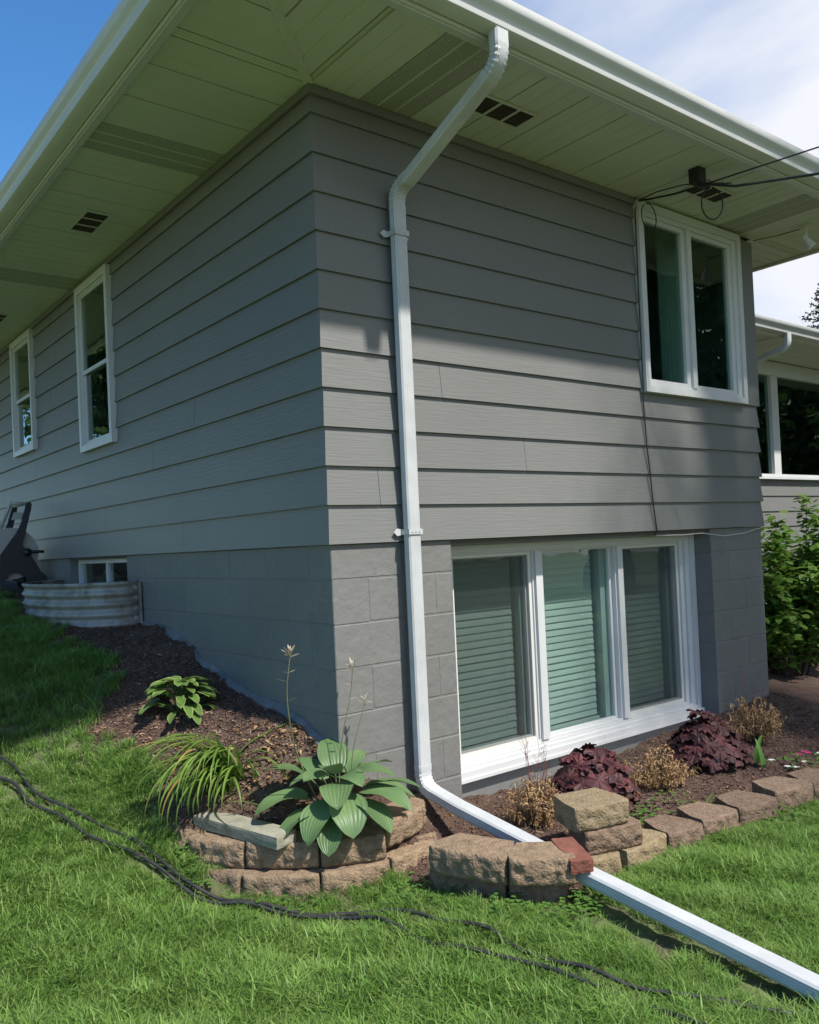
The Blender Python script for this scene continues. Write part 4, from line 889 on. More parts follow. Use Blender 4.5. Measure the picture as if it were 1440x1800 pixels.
stalk([(-.08, -.11, -1.1), (-.055, -.1, -.87), (.015, -.1, -.66), (.028, -.1, -.545)], .003, [(.7, 330, .035), (.85, 150, .03), (.55, 320, .04)], 7)
stalk([(-.03, -.12, -1.1), (.0, -.11, -.90), (.07, -.1, -.75), (.086, -.1, -.695)], .0026, [(.97, 140, .03), (.9, 330, .02)], 3)

# small variegated hosta up the slope
sp = []
for k in range(96):
    ring_ = k / 96; a = random.uniform(0, 6.28); rr = .16 * ring_ ** .7; hh = .155 * (1 - ring_ ** 2.1) + .025
    sp.append((a, rr, hh, .5 - ring_ * .7, -.35 - ring_ * .65, random.uniform(.085, .115), random.uniform(.078, .100), random.uniform(-.3, .3)))
hosta_plant('hosta', 'small light green hosta with pale leaf edges, alone in the mulch up the slope', 'hosta', (-.265, 1.08, -.86), sp, M['hosta_s'], .0016)

# daylily flopping over towards the lawn
lily = thing('daylily', 'floppy daylily clump with arching strap leaves and a few yellowed ones', 'daylily', (-.345, .37, -1.09))
for k in range(130):
    a = random.gauss(D(186), .46) if k < 125 else random.uniform(0, 6.28); L = random.uniform(.34, .60); e0 = random.uniform(1.0, 1.6); dr = random.uniform(2.4, 3.2)
    b = np.array([random.gauss(.0, .035), random.gauss(.0, .035), -.01])
    if L > .5 and random.random() < .3: dr *= .8
    V, F_, UV = [], [], []
    nseg = 14; p = b.copy(); wv = random.uniform(.010, .016)
    for i in range(nseg + 1):
        t = i / nseg; e = e0 - dr * t ** 1.25; az_ = a + .25 * t * math.sin(k)
        # keep the tips on the ground
        T_ = np.array([math.cos(az_) * math.cos(e), math.sin(az_) * math.cos(e), math.sin(e)]); g_ = ground(p[0] - .345, p[1] + .37) + 1.09 + .008
        if p[2] < g_ and i > 4: p[2] = g_; T_[2] = max(T_[2], -.05)
        S = np.array([-math.sin(az_), math.cos(az_), 0.]); w_ = wv * min(1, 4 * t + .4) * (1 - t ** 4) ** .9 / 2 + .0004
        V += [p - S * w_ + np.array([0, 0, w_ * .5]), p.copy(), p + S * w_ + np.array([0, 0, w_ * .5])]; UV += [(0, t), (.5, t), (1, t)]; p = p + T_ * L / nseg
    F_ = [(3 * i + j, 3 * i + j + 1, 3 * i + j + 4, 3 * i + j + 3) for i in range(nseg) for j in range(2)]
    link('leaf', np_mesh('leaf', np.array(V), np.array(F_), M['lily_y'] if k % 19 == 3 else M['lily'], uv=np.array(UV), smooth=True), lily, 'yellowed leaf' if k % 19 == 3 else None)
Vs, Fs, UVs, o_ = [], [], [], 0
for k in range(330):
    if k < 200: x, y = random.gauss(-.16, .10), random.gauss(.22, .13)
    elif k < 270: x, y = random.uniform(-.5, -.1), random.uniform(.4, 2.0)
    else: x, y = random.uniform(.5, 3.2), random.uniform(-.9, -.1)
    if x > -.01 and y > -.01: continue
    v, f, u_ = leaf_surface((x, y, ground(x, y) + .008), random.uniform(0, 6.28), random.uniform(-.2, .6), random.uniform(-1.6, .2), random.uniform(.018, .045), random.uniform(.008, .018), 4, 2, random.uniform(.2, 1.1), .1, 2, 'oval', random.uniform(-.8, .8)); Vs.append(v); Fs.append(f + o_); UVs.append(u_); o_ += len(v)
struct('leaf_litter', np_mesh('leaf_litter', np.concatenate(Vs), np.concatenate(Fs), M['dry'], uv=np.concatenate(UVs), smooth=True), 'stuff')
# cut daylily stubs and stray blades beside it
stub = thing('daylily', 'thin sparse daylily fan behind the big hosta', 'daylily', (-.20, .22, -1.17))
for k in range(13):
    a = random.uniform(D(60), D(230)); e0 = random.uniform(.7, 1.45); V, F_, UV = leaf_surface((random.gauss(0, .04), random.gauss(0, .05), -.01), a, e0, e0 - random.uniform(.3, 1.6), random.uniform(.14, .36), .010, 8, 2, .4, 0, 1, 'strap')
    link('leaf', np_mesh('leaf', V, F_, M['lily'], uv=UV, smooth=True), stub)

# burgundy coral bells
def lobed(p0, az, pitch, Rr, rs):
    nr, na_ = 5, 40; V, F_, UV = [np.array([0, 0, 0.])], [], [(.5, 0)]
    for i in range(1, nr + 1):
        for j in range(na_):
            th = j / na_ * 2 * math.pi; t = i / nr
            rad = Rr * t * (1 + t * (.11 * math.cos(5 * th) + .05 * math.cos(15 * th + rs * 5))) * (1 - .45 * math.exp(-((abs(math.atan2(math.sin(th - math.pi), math.cos(th - math.pi)))) / .28) ** 2) * t)
            z = Rr * (.13 * t * t * math.sin(11 * th + rs * 9) - .06 * t * math.cos(5 * th) - .20 * t * t + .1 * t * math.sin(3 * th + rs * 4)); V.append(np.array([rad * math.cos(th), rad * math.sin(th), z])); UV.append((th / (2 * math.pi), t))
    for j in range(na_): F_.append((0, 1 + j, 1 + (j + 1) % na_, 0))
    F3 = [(0, 1 + j, 1 + (j + 1) % na_) for j in range(na_)]; F4 = [(1 + (i - 1) * na_ + j, 1 + i * na_ + j, 1 + i * na_ + (j + 1) % na_, 1 + (i - 1) * na_ + (j + 1) % na_) for i in range(1, nr) for j in range(na_)]
    c, s_ = math.cos(pitch), math.sin(pitch); ca, sa = math.cos(az), math.sin(az); M3 = np.array([[ca * c, -sa, ca * s_], [sa * c, ca, sa * s_], [-s_, 0, c]])
    return np.array(V) @ M3.T + np.array(p0), F3, F4, UV
LOB = []
def lobed_mesh(rs):
    V, F3, F4, UV = lobed((0, 0, 0), 0, 0, 1.0, rs); me = bpy.data.meshes.new('leaf'); me.from_pydata([tuple(v) for v in V], [], F3 + F4); me.materials.append(M['burg'])
    l = me.uv_layers.new(name='UVMap')
    for lp in me.loops: l.data[lp.index].uv = UV[lp.vertex_index]
    me.polygons.foreach_set('use_smooth', [True] * len(me.polygons)); return me
LOB = [lobed_mesh(r_ * .137) for r_ in range(7)]
def coral_bells(label, loc, rad, hgt, n):
    t = thing('coral_bells', label, 'coral bells', loc, 'burgundy coral bells under the window'); mb = MB()
    for k in range(n):
        q = math.sqrt((k + .5) / n); a = k * 2.39996 + random.uniform(-.2, .2); x = math.cos(a) * rad * q; y = math.sin(a) * rad * q * .85; z = hgt * (1 - .75 * q ** 2.2) * random.uniform(.65, 1.15)
        mb.tube([(x * .1, y * .1, -.02), (x * .6, y * .6, z * .7), (x, y, z)], .0014, 4, False)
        o_ = link('leaf', LOB[k % 7], t, loc=(x, y, z)); s_ = random.uniform(.040, .066); o_.scale = (s_, s_, s_)
        o_.rotation_euler = (Matrix.Rotation(a, 3, 'Z') @ Matrix.Rotation(q * .85 + random.uniform(-.5, .5), 3, 'Y') @ Matrix.Rotation(random.uniform(0, 6.28), 3, 'Z')).to_euler()
    part('stem', mb, M['redstem'], t); return t
coral_bells('burgundy coral bells behind the small stone stack, nearer of the two', (1.24, -.39, ground(1.24, -.39)), .235, .25, 100)
coral_bells('burgundy coral bells farther right, between two dried brown plants', (2.20, -.42, ground(2.20, -.42)), .25, .26, 100)

# dried plants
def dried(label, loc, rad, hgt, n, wisps):
    t = thing('dried_plant', label, 'dried plant', loc, 'dried brown plants along the bed'); Vs, Fs, UVs, o_ = [], [], [], 0; stems = MB()
    for k in range(70):
        a = random.uniform(0, 6.28); q = random.random() ** .6; tip = Vector((math.cos(a) * rad * q, math.sin(a) * rad * q, hgt * (1 - .5 * q * q) * random.uniform(.6, 1.0))); stems.tube([(tip.x * .1, tip.y * .1, -.02), (tip.x * .5, tip.y * .5, tip.z * .62), tip], [.0017, .0013, .0007], 4, False)
        for m_ in range(n // 70):
            s_ = random.uniform(.25, 1.0); b = Vector((tip.x * (.1 + .9 * s_), tip.y * (.1 + .9 * s_), tip.z * s_)); e = random.uniform(-1.3, .9)
            v, f, u_ = leaf_surface(b, random.uniform(0, 6.28), e, e - random.uniform(.5, 2.6), random.uniform(.018, .042), random.uniform(.003, .007), 4, 1, .5, 0, 1, 'oval', random.uniform(-1, 1)); Vs.append(v); Fs.append(f + o_); UVs.append(u_); o_ += len(v)
    part('stem', stems, M['bark'], t)
    o2 = link('foliage', np_mesh('foliage', np.concatenate(Vs), np.concatenate(Fs), M['dry'], uv=np.concatenate(UVs)), t, kind='stuff')
    mb = MB()
    for k in range(wisps):
        a = random.uniform(0, 6.28); h_ = hgt * random.uniform(1.15, 1.75); x = math.cos(a) * .06; y = math.sin(a) * .06; p = [(x * .2, y * .2, 0), (x * .7, y * .7, h_ * .5), (x + .01, y, h_ * .8), (x + random.uniform(-.03, .03), y + .02, h_)]; mb.tube(p, [.0016, .0013, .001, .0006], 4, False)
        for m_ in range(3): q = random.uniform(.5, 1) * h_; mb.tube([(x * .8, y * .8, q), (x * .8 + random.uniform(-.03, .03), y * .8 + random.uniform(-.03, .03), q + .025)], .0008, 4, False)
    if wisps: part('red_stem', mb, M['redstem'], t)
dried('dried tan plant with thin red stems beside the white pipe', (.80, -.42, ground(.80, -.42)), .17, .28, 2200, 12)
dried('dried olive-brown tuft between the two burgundy plants', (1.66, -.50, ground(1.66, -.50)), .20, .25, 2700, 0)
dried('dried brown plant at the foot of the right block pier', (2.72, -.42, ground(2.72, -.42)), .21, .31, 2300, 5)
# green bulb leaves in the front bed
def fan(label, loc, n, L, W, e=(.2, 1.3), az=(0, 6.28), name='bulb_plant', m='weed'):
    t = thing(name, label, 'plant', loc)
    for k in range(n):
        e0 = random.uniform(*e); V, F_, UV = leaf_surface((random.gauss(0, .012), random.gauss(0, .012), -.005), random.uniform(*az), e0, e0 - random.uniform(.2, 1.1), L * random.uniform(.7, 1.1), W, 8, 2, .4, 0, 1, 'strap'); link('leaf', np_mesh('leaf', V, F_, M[m], uv=UV, smooth=True), t)
fan('low green strap leaves behind the third brown stone', (1.58, -.80, ground(1.58, -.80)), 9, .17, .017, (.1, 1.2))
fan('single broad upright green leaf at the edge of the bed', (2.36, -.66, ground(2.36, -.66)), 2, .21, .034, (1.35, 1.5))
# petunias
pt = thing('petunia', 'low petunia plant with white and magenta flowers by the right stones', 'petunia', (2.50, -.80, ground(2.50, -.80)))
for k in range(46):
    a = random.uniform(0, 6.28); q = random.random() ** .6; V, F_, UV = leaf_surface((math.cos(a) * .14 * q * 1.5, math.sin(a) * .12 * q, .02 + .035 * random.random()), a + random.uniform(-1, 1), .5, -.3, .035, .018, 4, 2, .3, 0, 1, 'oval'); link('leaf', np_mesh('leaf', V, F_, M['weed'], uv=UV, smooth=True), pt)
def flower(x, y, z, m):
    V, F_, UV = None, None, None
    for k in range(5):
        v, f, u_ = leaf_surface((x, y, z), k * 1.2566 + x * 9, .5, -.1, .021, .024, 4, 3, .1, .05, 1, 'oval')
        if V is None: V, F_, UV = v, f, u_
        else: F_ = np.concatenate([F_, f + len(V)]); V = np.concatenate([V, v]); UV = np.concatenate([UV, u_])
    link('flower', np_mesh('flower', V, F_, m, uv=UV, smooth=True), pt)
for x, y, z, c_ in ((-.17, .06, .07, 'petal'), (-.15, -.02, .045, 'petal'), (-.12, -.05, .04, 'petal'), (-.02, -.05, .05, 'petal'), (.02, .0, .075, 'petal_p'), (.10, -.01, .07, 'petal_p'), (.13, .03, .065, 'petal_p'), (.17, -.04, .06, 'petal')): flower(x, y, z, M[c_])
# clover and small weeds: joined ground cover
def clover(n, boxes):
    Vs, Fs, UVs, o_ = [], [], [], 0
    for k in range(n):
        x0, x1, y0, y1 = random.choice(boxes); x = random.uniform(x0, x1); y = random.uniform(y0, y1); g_ = ground(x, y); h_ = random.uniform(.012, .05); a0 = random.uniform(0, 6.28)
        for m_ in range(3):
            v, f, u_ = leaf_surface((x, y, g_ + h_), a0 + m_ * 2.09, .35, -.2, random.uniform(.009, .016), .013, 3, 2, .2, 0, 1, 'oval'); Vs.append(v); Fs.append(f + o_); UVs.append(u_); o_ += len(v)
    struct('clover', np_mesh('clover', np.concatenate(Vs), np.concatenate(Fs), M['weed'], uv=np.concatenate(UVs), smooth=True), 'stuff')
clover(520, [(-.02, .18, -.72, -.42), (.05, .25, -.98, -.8), (.2, .4, -1.14, -1.0), (-.1, .1, -.55, -.36), (.36, .44, -1.12, -.95), (1.15, 1.6, -.78, -.6), (.95, 1.3, -.78, -.65), (-.6, -.3, -.32, -.12), (1.7, 1.9, -1.14, -1.02), (-.66, -.6, .05, .3)])

# ------------------------------------------------------------------ leafy bush at the right
bush = thing('bush', 'leafy bright green bush against the right end of the block wall', 'bush', (4.98, .5, -1.24))
mb = MB(); tips = []
for k in range(95):
    a = random.uniform(0, 6.28); q = random.random() ** .5; cx_, cy_ = math.cos(a) * .72 * q, math.sin(a) * .55 * q
    hh = 1.12 * (1 - .45 * q ** 2) * random.uniform(.75, 1.1)
    if cx_ < -.3: hh *= random.choice([.55, .9, 1])
    p = [Vector((cx_ * .25, cy_ * .25, -.03)), Vector((cx_ * .6, cy_ * .6, hh * .45)), Vector((cx_ * .95, cy_ * .95, hh * .85)), Vector((cx_ * 1.08, cy_ * 1.08, hh))]
    mb.tube(p, [.007, .005, .003, .0015], 5, False); tips.append(p)
for tip in ((.28, -.30, 1.52), (-.45, -.15, 1.32), (-.62, -.2, 1.15), (.05, -.35, 1.3), (.6, .1, 1.5), (-.68, -.25, .85), (-.7, -.2, .5)):
    p = [Vector((tip[0] * .2, tip[1] * .2, 0)), Vector((tip[0] * .6, tip[1] * .6, tip[2] * .5)), Vector((tip[0] * .9, tip[1] * .9, tip[2] * .8)), Vector(tip)]; mb.tube(p, [.007, .005, .003, .0015], 5, False); tips.append(p); tips.append(p)
part('stem', mb, M['bark'], bush)
leafb = []
for s_ in range(4):
    v, f, u_ = leaf_surface((0, 0, 0), 0, .1 - .1 * s_, -.35, 1.0, .68 + .05 * s_, 5, 4, .14, .02, 1, 'oval'); leafb.append((v, f, u_))
leafm = [np_mesh('leaf', v, f, M['bush'], uv=u_, smooth=True) for v, f, u_ in leafb]
Vs, Fs, UVs, o_ = [], [], [], 0; cand = []
for p in tips:
    for m_ in range(70):
        t = random.random() ** .8 * 2.65 + .35; k = min(int(t), 2); b = p[k].lerp(p[k + 1], t - k) + Vector((random.gauss(0, .05), random.gauss(0, .05), random.gauss(0, .03)))
        cand.append((b, random.uniform(0, 6.28), random.uniform(-.6, .5), random.uniform(-.5, .5), random.uniform(.055, .092)))
camv = Vector((CX, CY, CZ)) - Vector((4.98, .5, -1.24))
cand.sort(key=lambda c_: (c_[0] - camv).length - c_[0].z * .3)
for i, (b, a, e, rl, s_) in enumerate(cand):
    if i < 280:
        q = link('leaf', leafm[i % 4], bush, loc=b); q.scale = (s_,) * 3; q.rotation_euler = (rl, -e, a)
    else:
        v, f, u_ = leafb[i % 4]; Mr = np.array(Matrix.Rotation(a, 3, 'Z') @ Matrix.Rotation(-e, 3, 'Y') @ Matrix.Rotation(rl, 3, 'X')); Vs.append(v @ Mr.T * s_ + np.array(b)); Fs.append(f + o_); UVs.append(u_); o_ += len(v)
link('foliage', np_mesh('foliage', np.concatenate(Vs), np.concatenate(Fs), M['bush'], uv=np.concatenate(UVs), smooth=True), bush, kind='stuff')

# ------------------------------------------------------------------ hoses
def hose(label, pts, r=.0078):
    P = [Vector((x, y, 0)) for x, y in pts]; cu = []
    for i in range(len(P) - 1):
        p0, p1, p2, p3 = P[max(i - 1, 0)], P[i], P[i + 1], P[min(i + 2, len(P) - 1)]
        for k in range(12):
            t = k / 12; cu.append(.5 * ((2 * p1) + (-p0 + p2) * t + (2 * p0 - 5 * p1 + 4 * p2 - p3) * t * t + (-p0 + 3 * p1 - 3 * p2 + p3) * t ** 3))
    cu.append(P[-1]); zs = [ground(c_.x, c_.y) + .029 + .004 * math.sin(i * .31) + (.002 if c_.y < -.45 else 0) for i, c_ in enumerate(cu)]
    for _ in range(10): zs = [zs[0]] + [(zs[i - 1] + 2 * zs[i] + zs[i + 1]) / 4 for i in range(1, len(zs) - 1)] + [zs[-1]]
    zs[0] -= .0; mb = MB().tube([(c_.x, c_.y, z) for c_, z in zip(cu, zs)], r, 10)
    thing('garden_hose', label, 'hose', me=mb.mesh('garden_hose', M['hose'], True), group='black hose strands across the lawn')
hose('black hose strand, the one nearer the stone planter', HOSE_A)
hose('black hose strand, the one farther out on the lawn', HOSE_B)

# ------------------------------------------------------------------ window well
well = thing('window_well', 'corrugated galvanised steel well round the low side window', 'window well', (0, 3.2, -.5))
WP = [(.012, 2.36), (-.10, 2.36), (-.20, 2.40), (-.29, 2.48), (-.36, 2.58), (-.41, 2.70), (-.445, 2.85), (-.46, 3.02), (-.462, 3.2), (-.45, 3.38), (-.425, 3.55), (-.38, 3.71), (-.31, 3.85), (-.21, 3.97), (-.10, 4.04), (.012, 4.06)]
mb = MB(); nz_ = 60; z1, z0 = -.183, -.62; vs = []; k = len(WP)
nrm = []
for i, (x, y) in enumerate(WP):
    a = Vector(WP[max(i - 1, 0)]); b = Vector(WP[min(i + 1, k - 1)]); t = (b - a).normalized(); nrm.append((-t.y, t.x))
nrm = [(-abs(n_[0]) if False else n_[0], n_[1]) for n_ in nrm]
for j in range(nz_ + 1):
    z = z1 + (z0 - z1) * j / nz_; q = .010 * math.cos(j / nz_ * (z1 - z0) / .068 * 2 * math.pi)
    for i, (x, y) in enumerate(WP):
        m_ = 0 if i in (0, k - 1) else 1; vs.append((x - nrm[i][0] * q * m_ * -1, y - nrm[i][1] * q * m_ * -1, z + 0))
fs = [(j * k + i, j * k + i + 1, (j + 1) * k + i + 1, (j + 1) * k + i) for j in range(nz_) for i in range(k - 1)]; mb.add([(x, y - 3.2, z + .5) for x, y, z in vs], fs)
sh = part('shell', mb, M['galv'], well, None, True); s_ = sh.modifiers.new('thick', 'SOLIDIFY'); s_.thickness = .003
rim = [(x - n_[0] * .0, y - 3.2, z1 + .503) for (x, y), n_ in zip(WP, nrm)]
part('rim', MB().tube(rim, .0075, 8), M['galv'], well, None, True)
for y in (2.335, 4.09): part('flange', MB().box((.004, y - 3.2 - .02, -.10), (.0085, y - 3.2 + .025, z1 + .5)).box((-.03, y - 3.2 + .026 if y < 3 else y - 3.2 - .03, -.10), (.004, y - 3.2 + .03 if y < 3 else y - 3.2 - .026, z1 + .5)), M['galv'], well)
part('gravel', MB().prism([(x * .99 + .01, y - 3.2) for x, y in WP], (-.16, -.10), lambda a, b, c: (a, b, c)), M['gravel'], well)

# ------------------------------------------------------------------ hose reel cart at the left edge
reel = thing('hose_reel', 'grey plastic hose reel cart parked against the side wall', 'hose reel', (-.25, 4.5, -.26))
def rx_(pts, y0, y1, ox=.25, oz=.26): return MB().prism([(a + ox, b + oz) for a, b in pts], (y0 - 4.5, y1 - 4.5), lambda a, b, c: (a, c, b))
pan = [(-.157, .486), (-.138, .469), (-.146, .419), (-.176, .308), (-.203, .202), (-.225, .129), (-.181, .059), (-.133, -.007), (-.086, -.1), (-.047, -.135), (-.033, -.176), (-.12, -.20), (-.194, -.175), (-.208, -.146), (-.251, -.107), (-.295, -.094), (-.329, -.108), (-.355, -.148), (-.404, -.19), (-.445, -.19), (-.44, -.1), (-.40, -.02), (-.396, .047), (-.32, .154), (-.263, .231), (-.225, .319), (-.18, .472)]
part('side_frame', rx_(pan, 4.33, 4.36), M['charcoal'], reel); part('side_frame', rx_([(a - .02, b) for a, b in pan], 4.72, 4.75), M['charcoal'], reel)
def rod(name, pts, r, m, lab=None): part(name, MB().tube([(a + .25, b - 4.5, c + .26) for a, b, c in pts], r, 10), m, reel, lab, True)
rod('handle', [(-.20, 4.36, .475), (-.29, 4.40, .478), (-.30, 4.42, .44), (-.37, 4.42, .27)], .016, M['grey']); rod('handle', [(-.19, 4.70, .475), (-.19, 4.36, .475)], .016, M['grey'], 'grip bar')
part('label_plate', rx_([(-.292, .34), (-.205, .345), (-.19, .40), (-.27, .402)], 4.368, 4.38), M['grey'], reel)
for yy in (4.385, 4.68):
    mb = MB(); n = 36; c0 = (-.30 + .25, .06 + .26); vs = []; Rr = .215
    for y in (yy - 4.5, yy - 4.48):
        for r_ in (Rr, .06):
            for k_ in range(n): a = k_ / n * 2 * math.pi; vs.append((c0[0] + math.cos(a) * r_, y, c0[1] + math.sin(a) * r_))
    fs = []
    for k_ in range(n):
        q = (k_ + 1) % n; fs += [(k_, q, n + q, n + k_), (2 * n + k_, 3 * n + k_, 3 * n + q, 2 * n + q), (k_, 2 * n + k_, 2 * n + q, q), (n + k_, n + q, 3 * n + q, 3 * n + k_)]
    part('reel_disc', mb.add(vs, fs), M['grey'], reel)
for k_ in range(7): rod('hose_coil', [(-.30 + math.cos(a) * .16, 4.42 + k_ * .036 + a * .004, .06 + math.sin(a) * .16) for a in np.linspace(0, 6.28, 25)], .012, M['hose'])
rod('hub', [(-.19, 4.31, .065), (-.19, 4.345, .065)], .035, M['dark']); rod('hose_outlet', [(-.19, 4.325, .07), (-.10, 4.325, .067), (-.06, 4.325, .066)], .013, M['dark']); rod('tap', [(-.105, 4.325, .08), (-.105, 4.325, .125)], .005, M['grey'])
for yy in (4.36, 4.70): rod('wheel', [(-.115, yy + .015, -.175), (-.115, yy + .05, -.175)], .075, M['dark'])

# ------------------------------------------------------------------ service cable, bracket, floodlight
brk = thing('cable_bracket', 'black cable bracket block hanging under the front soffit with coiled wires', 'cable bracket', (2.33, -.47, ZS))
part('block', MB().box((-.035, -.03, -.085), (.04, .035, -.001)), M['dark'], brk); part('hook', MB().tube([(-.0, -.02, -.08), (.02, -.05, -.115), (-.01, -.03, -.13), (-.035, -.0, -.10), (-.035, .01, -.07)], .005, 6), M['dark'], brk)
def coil(c_, ax, r_, sq, a0, a1, n=26): c_ = Vector(c_); return [c_ + Vector(ax) * math.cos(a) * r_ + Vector((0, 0, 1)) * math.sin(a) * r_ * sq for a in np.linspace(a0, a1, n)]
def cable(label, pts, r, name='cable', grp='cables at the front eave', m='wire'): return thing(name, label, 'cable', me=MB().tube(pts, r, 6).mesh(name, M[m], True), group=grp)
A = Vector((2.36, -.50, 1.985)); Wc = Vector((2.375, -.035, 2.055))
W1 = Vector((2.66, -1.02, 2.072)); d1 = (W1 - A).normalized(); W2 = Vector((2.594, -1.0387, 1.90)); 
def sag(a, b, s, n=16): return [a.lerp(b, i / n) - Vector((0, 0, s * 4 * (i / n) * (1 - i / n))) for i in range(n + 1)]
cable('thin black overhead wire running up and out from the eave bracket', [A + Vector((-.0, .0, .0))] + sag(W1, W1 + d1 * 22 + Vector((0, 0, 1.6)), .05), .0045, 'overhead_wire', 'overhead wires')
A2 = Vector((2.47, -.62, 1.955)); d2 = (W2 - A2).normalized()
cable('thicker black overhead wire, the lower of the pair', [A, A2]+ sag(W2, W2 + Vector((d2.x, d2.y, .05)) * 22, .05), .0075, 'overhead_wire', 'overhead wires')
cable('black wire slack from bracket to the corner of the upper window', [A + Vector((.06, -.08, -.01)), A, Vector((2.36, -.30, 2.0)), Vector((2.37, -.12, 2.035)), Wc], .006)
cable('black wire arching loosely left of the bracket', [A, A + Vector((-.06, .10, .02)), A + Vector((-.10, .26, .025)), A + Vector((-.08, .38, .03)), Wc + Vector((-.01, 0, 0))], .0035)
cable('small black wire loop hanging over the upper window corner', coil((2.43, -.06, 1.955), (1, 0, 0), .075, 1.15, 2.2, 2.2 + 6.0), .0035)
cable('large black wire loop hanging below the bracket', coil((2.42, -.50, 1.885), (.8, -.6, 0), .062, 1.5, 1.7, 1.7 + 6.1), .0042)
cable('twisted black wire by the soffit vent', [A + Vector((.02, .0, .03)), A + Vector((.04, -.04, -.0)), A + Vector((.02, .02, .02)), A + Vector((.08, -.05, 0)), A + Vector((.14, -.08, .01))], .004)
cable('dark cable running down the siding left of the windows', [Wc, (2.357, -.012, 2.0), (2.352, -.012, 1.5), (2.352, -.012, .9), (2.354, -.006, .8), (2.362, -.010, .53), (2.385, -.008, .36), (2.40, -.008, .17), (2.425, -.008, .0), (2.44, .02, -.03)], .0042)
cable('thin grey wire along the bottom of the siding on the right', [(2.44, .03, -.03), (2.75, .015, -.035), (2.95, .012, -.03), (3.2, .01, -.055), (3.45, .01, -.045), (3.62, .01, -.02), (3.73, .0, -.005), (3.9, .25, -.0)], .0026, m='fascia')
fl = thing('floodlight', 'small white spotlight hanging under the right end of the soffit', 'light', (3.80, -.37, ZS - .002))
part('mount', MB().tube([(0, 0, 0), (0, 0, -.018)], .035, 14), M['soffit'], fl); part('arm', MB().tube([(0, 0, -.015), (.005, 0, -.06), (0, -.0, -.085)], .011, 8), M['fascia'], fl); part('lamp_head', MB().tube([(-.02, .01, -.075), (.0, -.01, -.115), (.02, -.03, -.155)], [.016, .026, .034], 14), M['trim'], fl, None, 'auto')
cable('thin wire along the soffit mitre to the floodlight', [(3.80, -.36, ZS - .018), (3.77, -.2, ZS - .022), (3.74, -.02, ZS - .012)], .003)

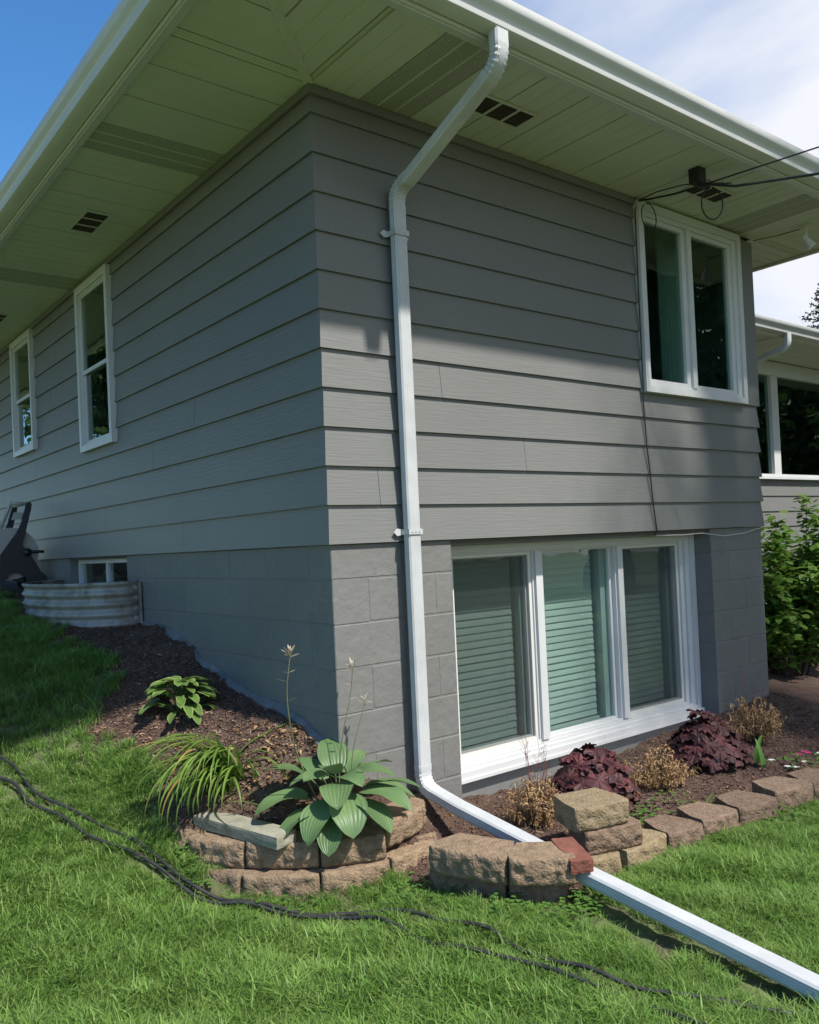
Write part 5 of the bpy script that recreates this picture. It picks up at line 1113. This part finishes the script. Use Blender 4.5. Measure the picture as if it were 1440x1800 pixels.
# ------------------------------------------------------------------ trees
def tree_mesh(seed, h, cr_, n, leaf, trunk_h=.35, conifer=False):
    r_ = np.random.default_rng(seed); mb = MB(); mb.tube([(0, 0, -.3), (.05, .03, h * .3), (0, .08, h * .6), (.05, 0, h * .93)], [h * .028, h * .022, h * .012, h * .003], 8)
    Vs = []; 
    if conifer:
        P = []
        for k in range(150):
            t = (k + .5) / 150; z = h * (.12 + .88 * t); L = (1 - t) ** .8 * cr_ * r_.uniform(.75, 1.15) + .06; a = k * 2.4; dz = -.12 * L if t < .8 else .3 * L
            mb.tube([(0, 0, z), (math.cos(a) * L * .6, math.sin(a) * L * .6, z + dz * .6), (math.cos(a) * L, math.sin(a) * L, z + dz * .7)], [.03 * (1 - t) + .01, .015, .005], 4, False)
            m_ = int(30 + 60 * L); q = r_.random(m_) ** .7; P.append(np.stack([math.cos(a) * L * q, math.sin(a) * L * q, z + dz * q * .8], 1) + r_.normal(0, .05 + .05 * L, (m_, 3)) * np.array([1, 1, .6]))
        c = np.concatenate(P)
    else:
        cl = r_.normal(0, 1, (60, 3)); cl /= np.linalg.norm(cl, axis=1)[:, None]; cl *= (r_.random(60) ** .4)[:, None] * np.array([cr_, cr_, h * .36]) * .85; cl[:, 2] += h * .64
        for q in cl[:26]: mb.tube([(0, 0, h * .3 + r_.uniform(0, h * .2)), tuple(q * np.array([.5, .5, 1]) - np.array([0, 0, h * .06])), tuple(q)], [h * .009, h * .006, h * .002], 5, False)
        i = r_.integers(0, 60, n); c = cl[i] + r_.normal(0, 1, (n, 3)) * cr_ * .17
    n = len(c); a = r_.normal(0, 1, (n, 3)); a /= np.linalg.norm(a, axis=1)[:, None]; b = np.cross(a, r_.normal(0, 1, (n, 3))); b /= np.linalg.norm(b, axis=1)[:, None]; s_ = r_.uniform(.6, 1.3, (n, 1)) * leaf
    V = np.stack([c - a * s_, c + b * s_ * .5, c + a * s_, c - b * s_ * .5], 1).reshape(-1, 3); F_ = np.arange(n * 4).reshape(-1, 4)
    return mb, V, F_
def tree(label, loc, seed, h, cr_, n, leaf, m, conifer=False, name='broadleaf_tree', grp=None, src=None, rot=0):
    t = thing(name, label, 'tree', loc, grp); t.rotation_euler.z = rot
    if src is None:
        mb, V, F_ = tree_mesh(seed, h, cr_, n, leaf, conifer=conifer); src = (mb.mesh('trunk', M['bark'], True), np_mesh('crown', V, F_, m, attr=np.zeros(len(V))))
    link('trunk', src[0], t); link('crown', src[1], t, kind='stuff'); return src
tree('thin spruce top rising beyond the roof of the wing', (26.6, 10.0, -1.4), 5, 9.6, 2.6, 0, .055, M['spruce'], True, 'spruce_tree')
srcA = tree('broad leafy tree across the lawn, reflected in the windows', (12, -7.5, -1.6), 11, 12, 3.6, 15000, .15, M['tree'], grp='trees across the lawn')
for i, (x, y, r_) in enumerate([(17, -12, 1), (21, -5, 4), (-9, 9, 1.4), (-7, 20, .4), (-16, 16, 1.1), (27, -11, 2.5)]):
    tree('broad leafy tree across the lawn, reflected in the windows', (x, y, -1.5), 0, 0, 0, 0, 0, None, grp='trees across the lawn', src=srcA, rot=r_)
srcB = tree('round dark shrub at the far side of the lawn, added to darken the window reflections', (18, -6.5, -1.6), 33, 5.5, 2.4, 9000, .11, M['tree'], grp='added shrubs across the lawn', name='shrub')  # out-of-frame shrubs, added to cover bright sky in the wing window's reflection
for i, (x, y, r_) in enumerate([(22.5, -5.8, .4), (26, -8.2, 1), (14.5, -9.5, 2), (30, -12, 3), (20, -13, 4), (17.5, -2.8, 1.7), (22, -10.5, 2.6), (27, -4.5, 3.5)]):
    tree('round dark shrub at the far side of the lawn, added to darken the window reflections', (x, y, -1.5), 0, 0, 0, 0, 0, None, grp='added shrubs across the lawn', src=srcB, rot=r_, name='shrub')
tree('tall slender tree whose thin shade falls on the right end of the front wall', (4.5, -5.9, -1.6), 21, 14.5, 1.9, 7500, .05, M['tree'])
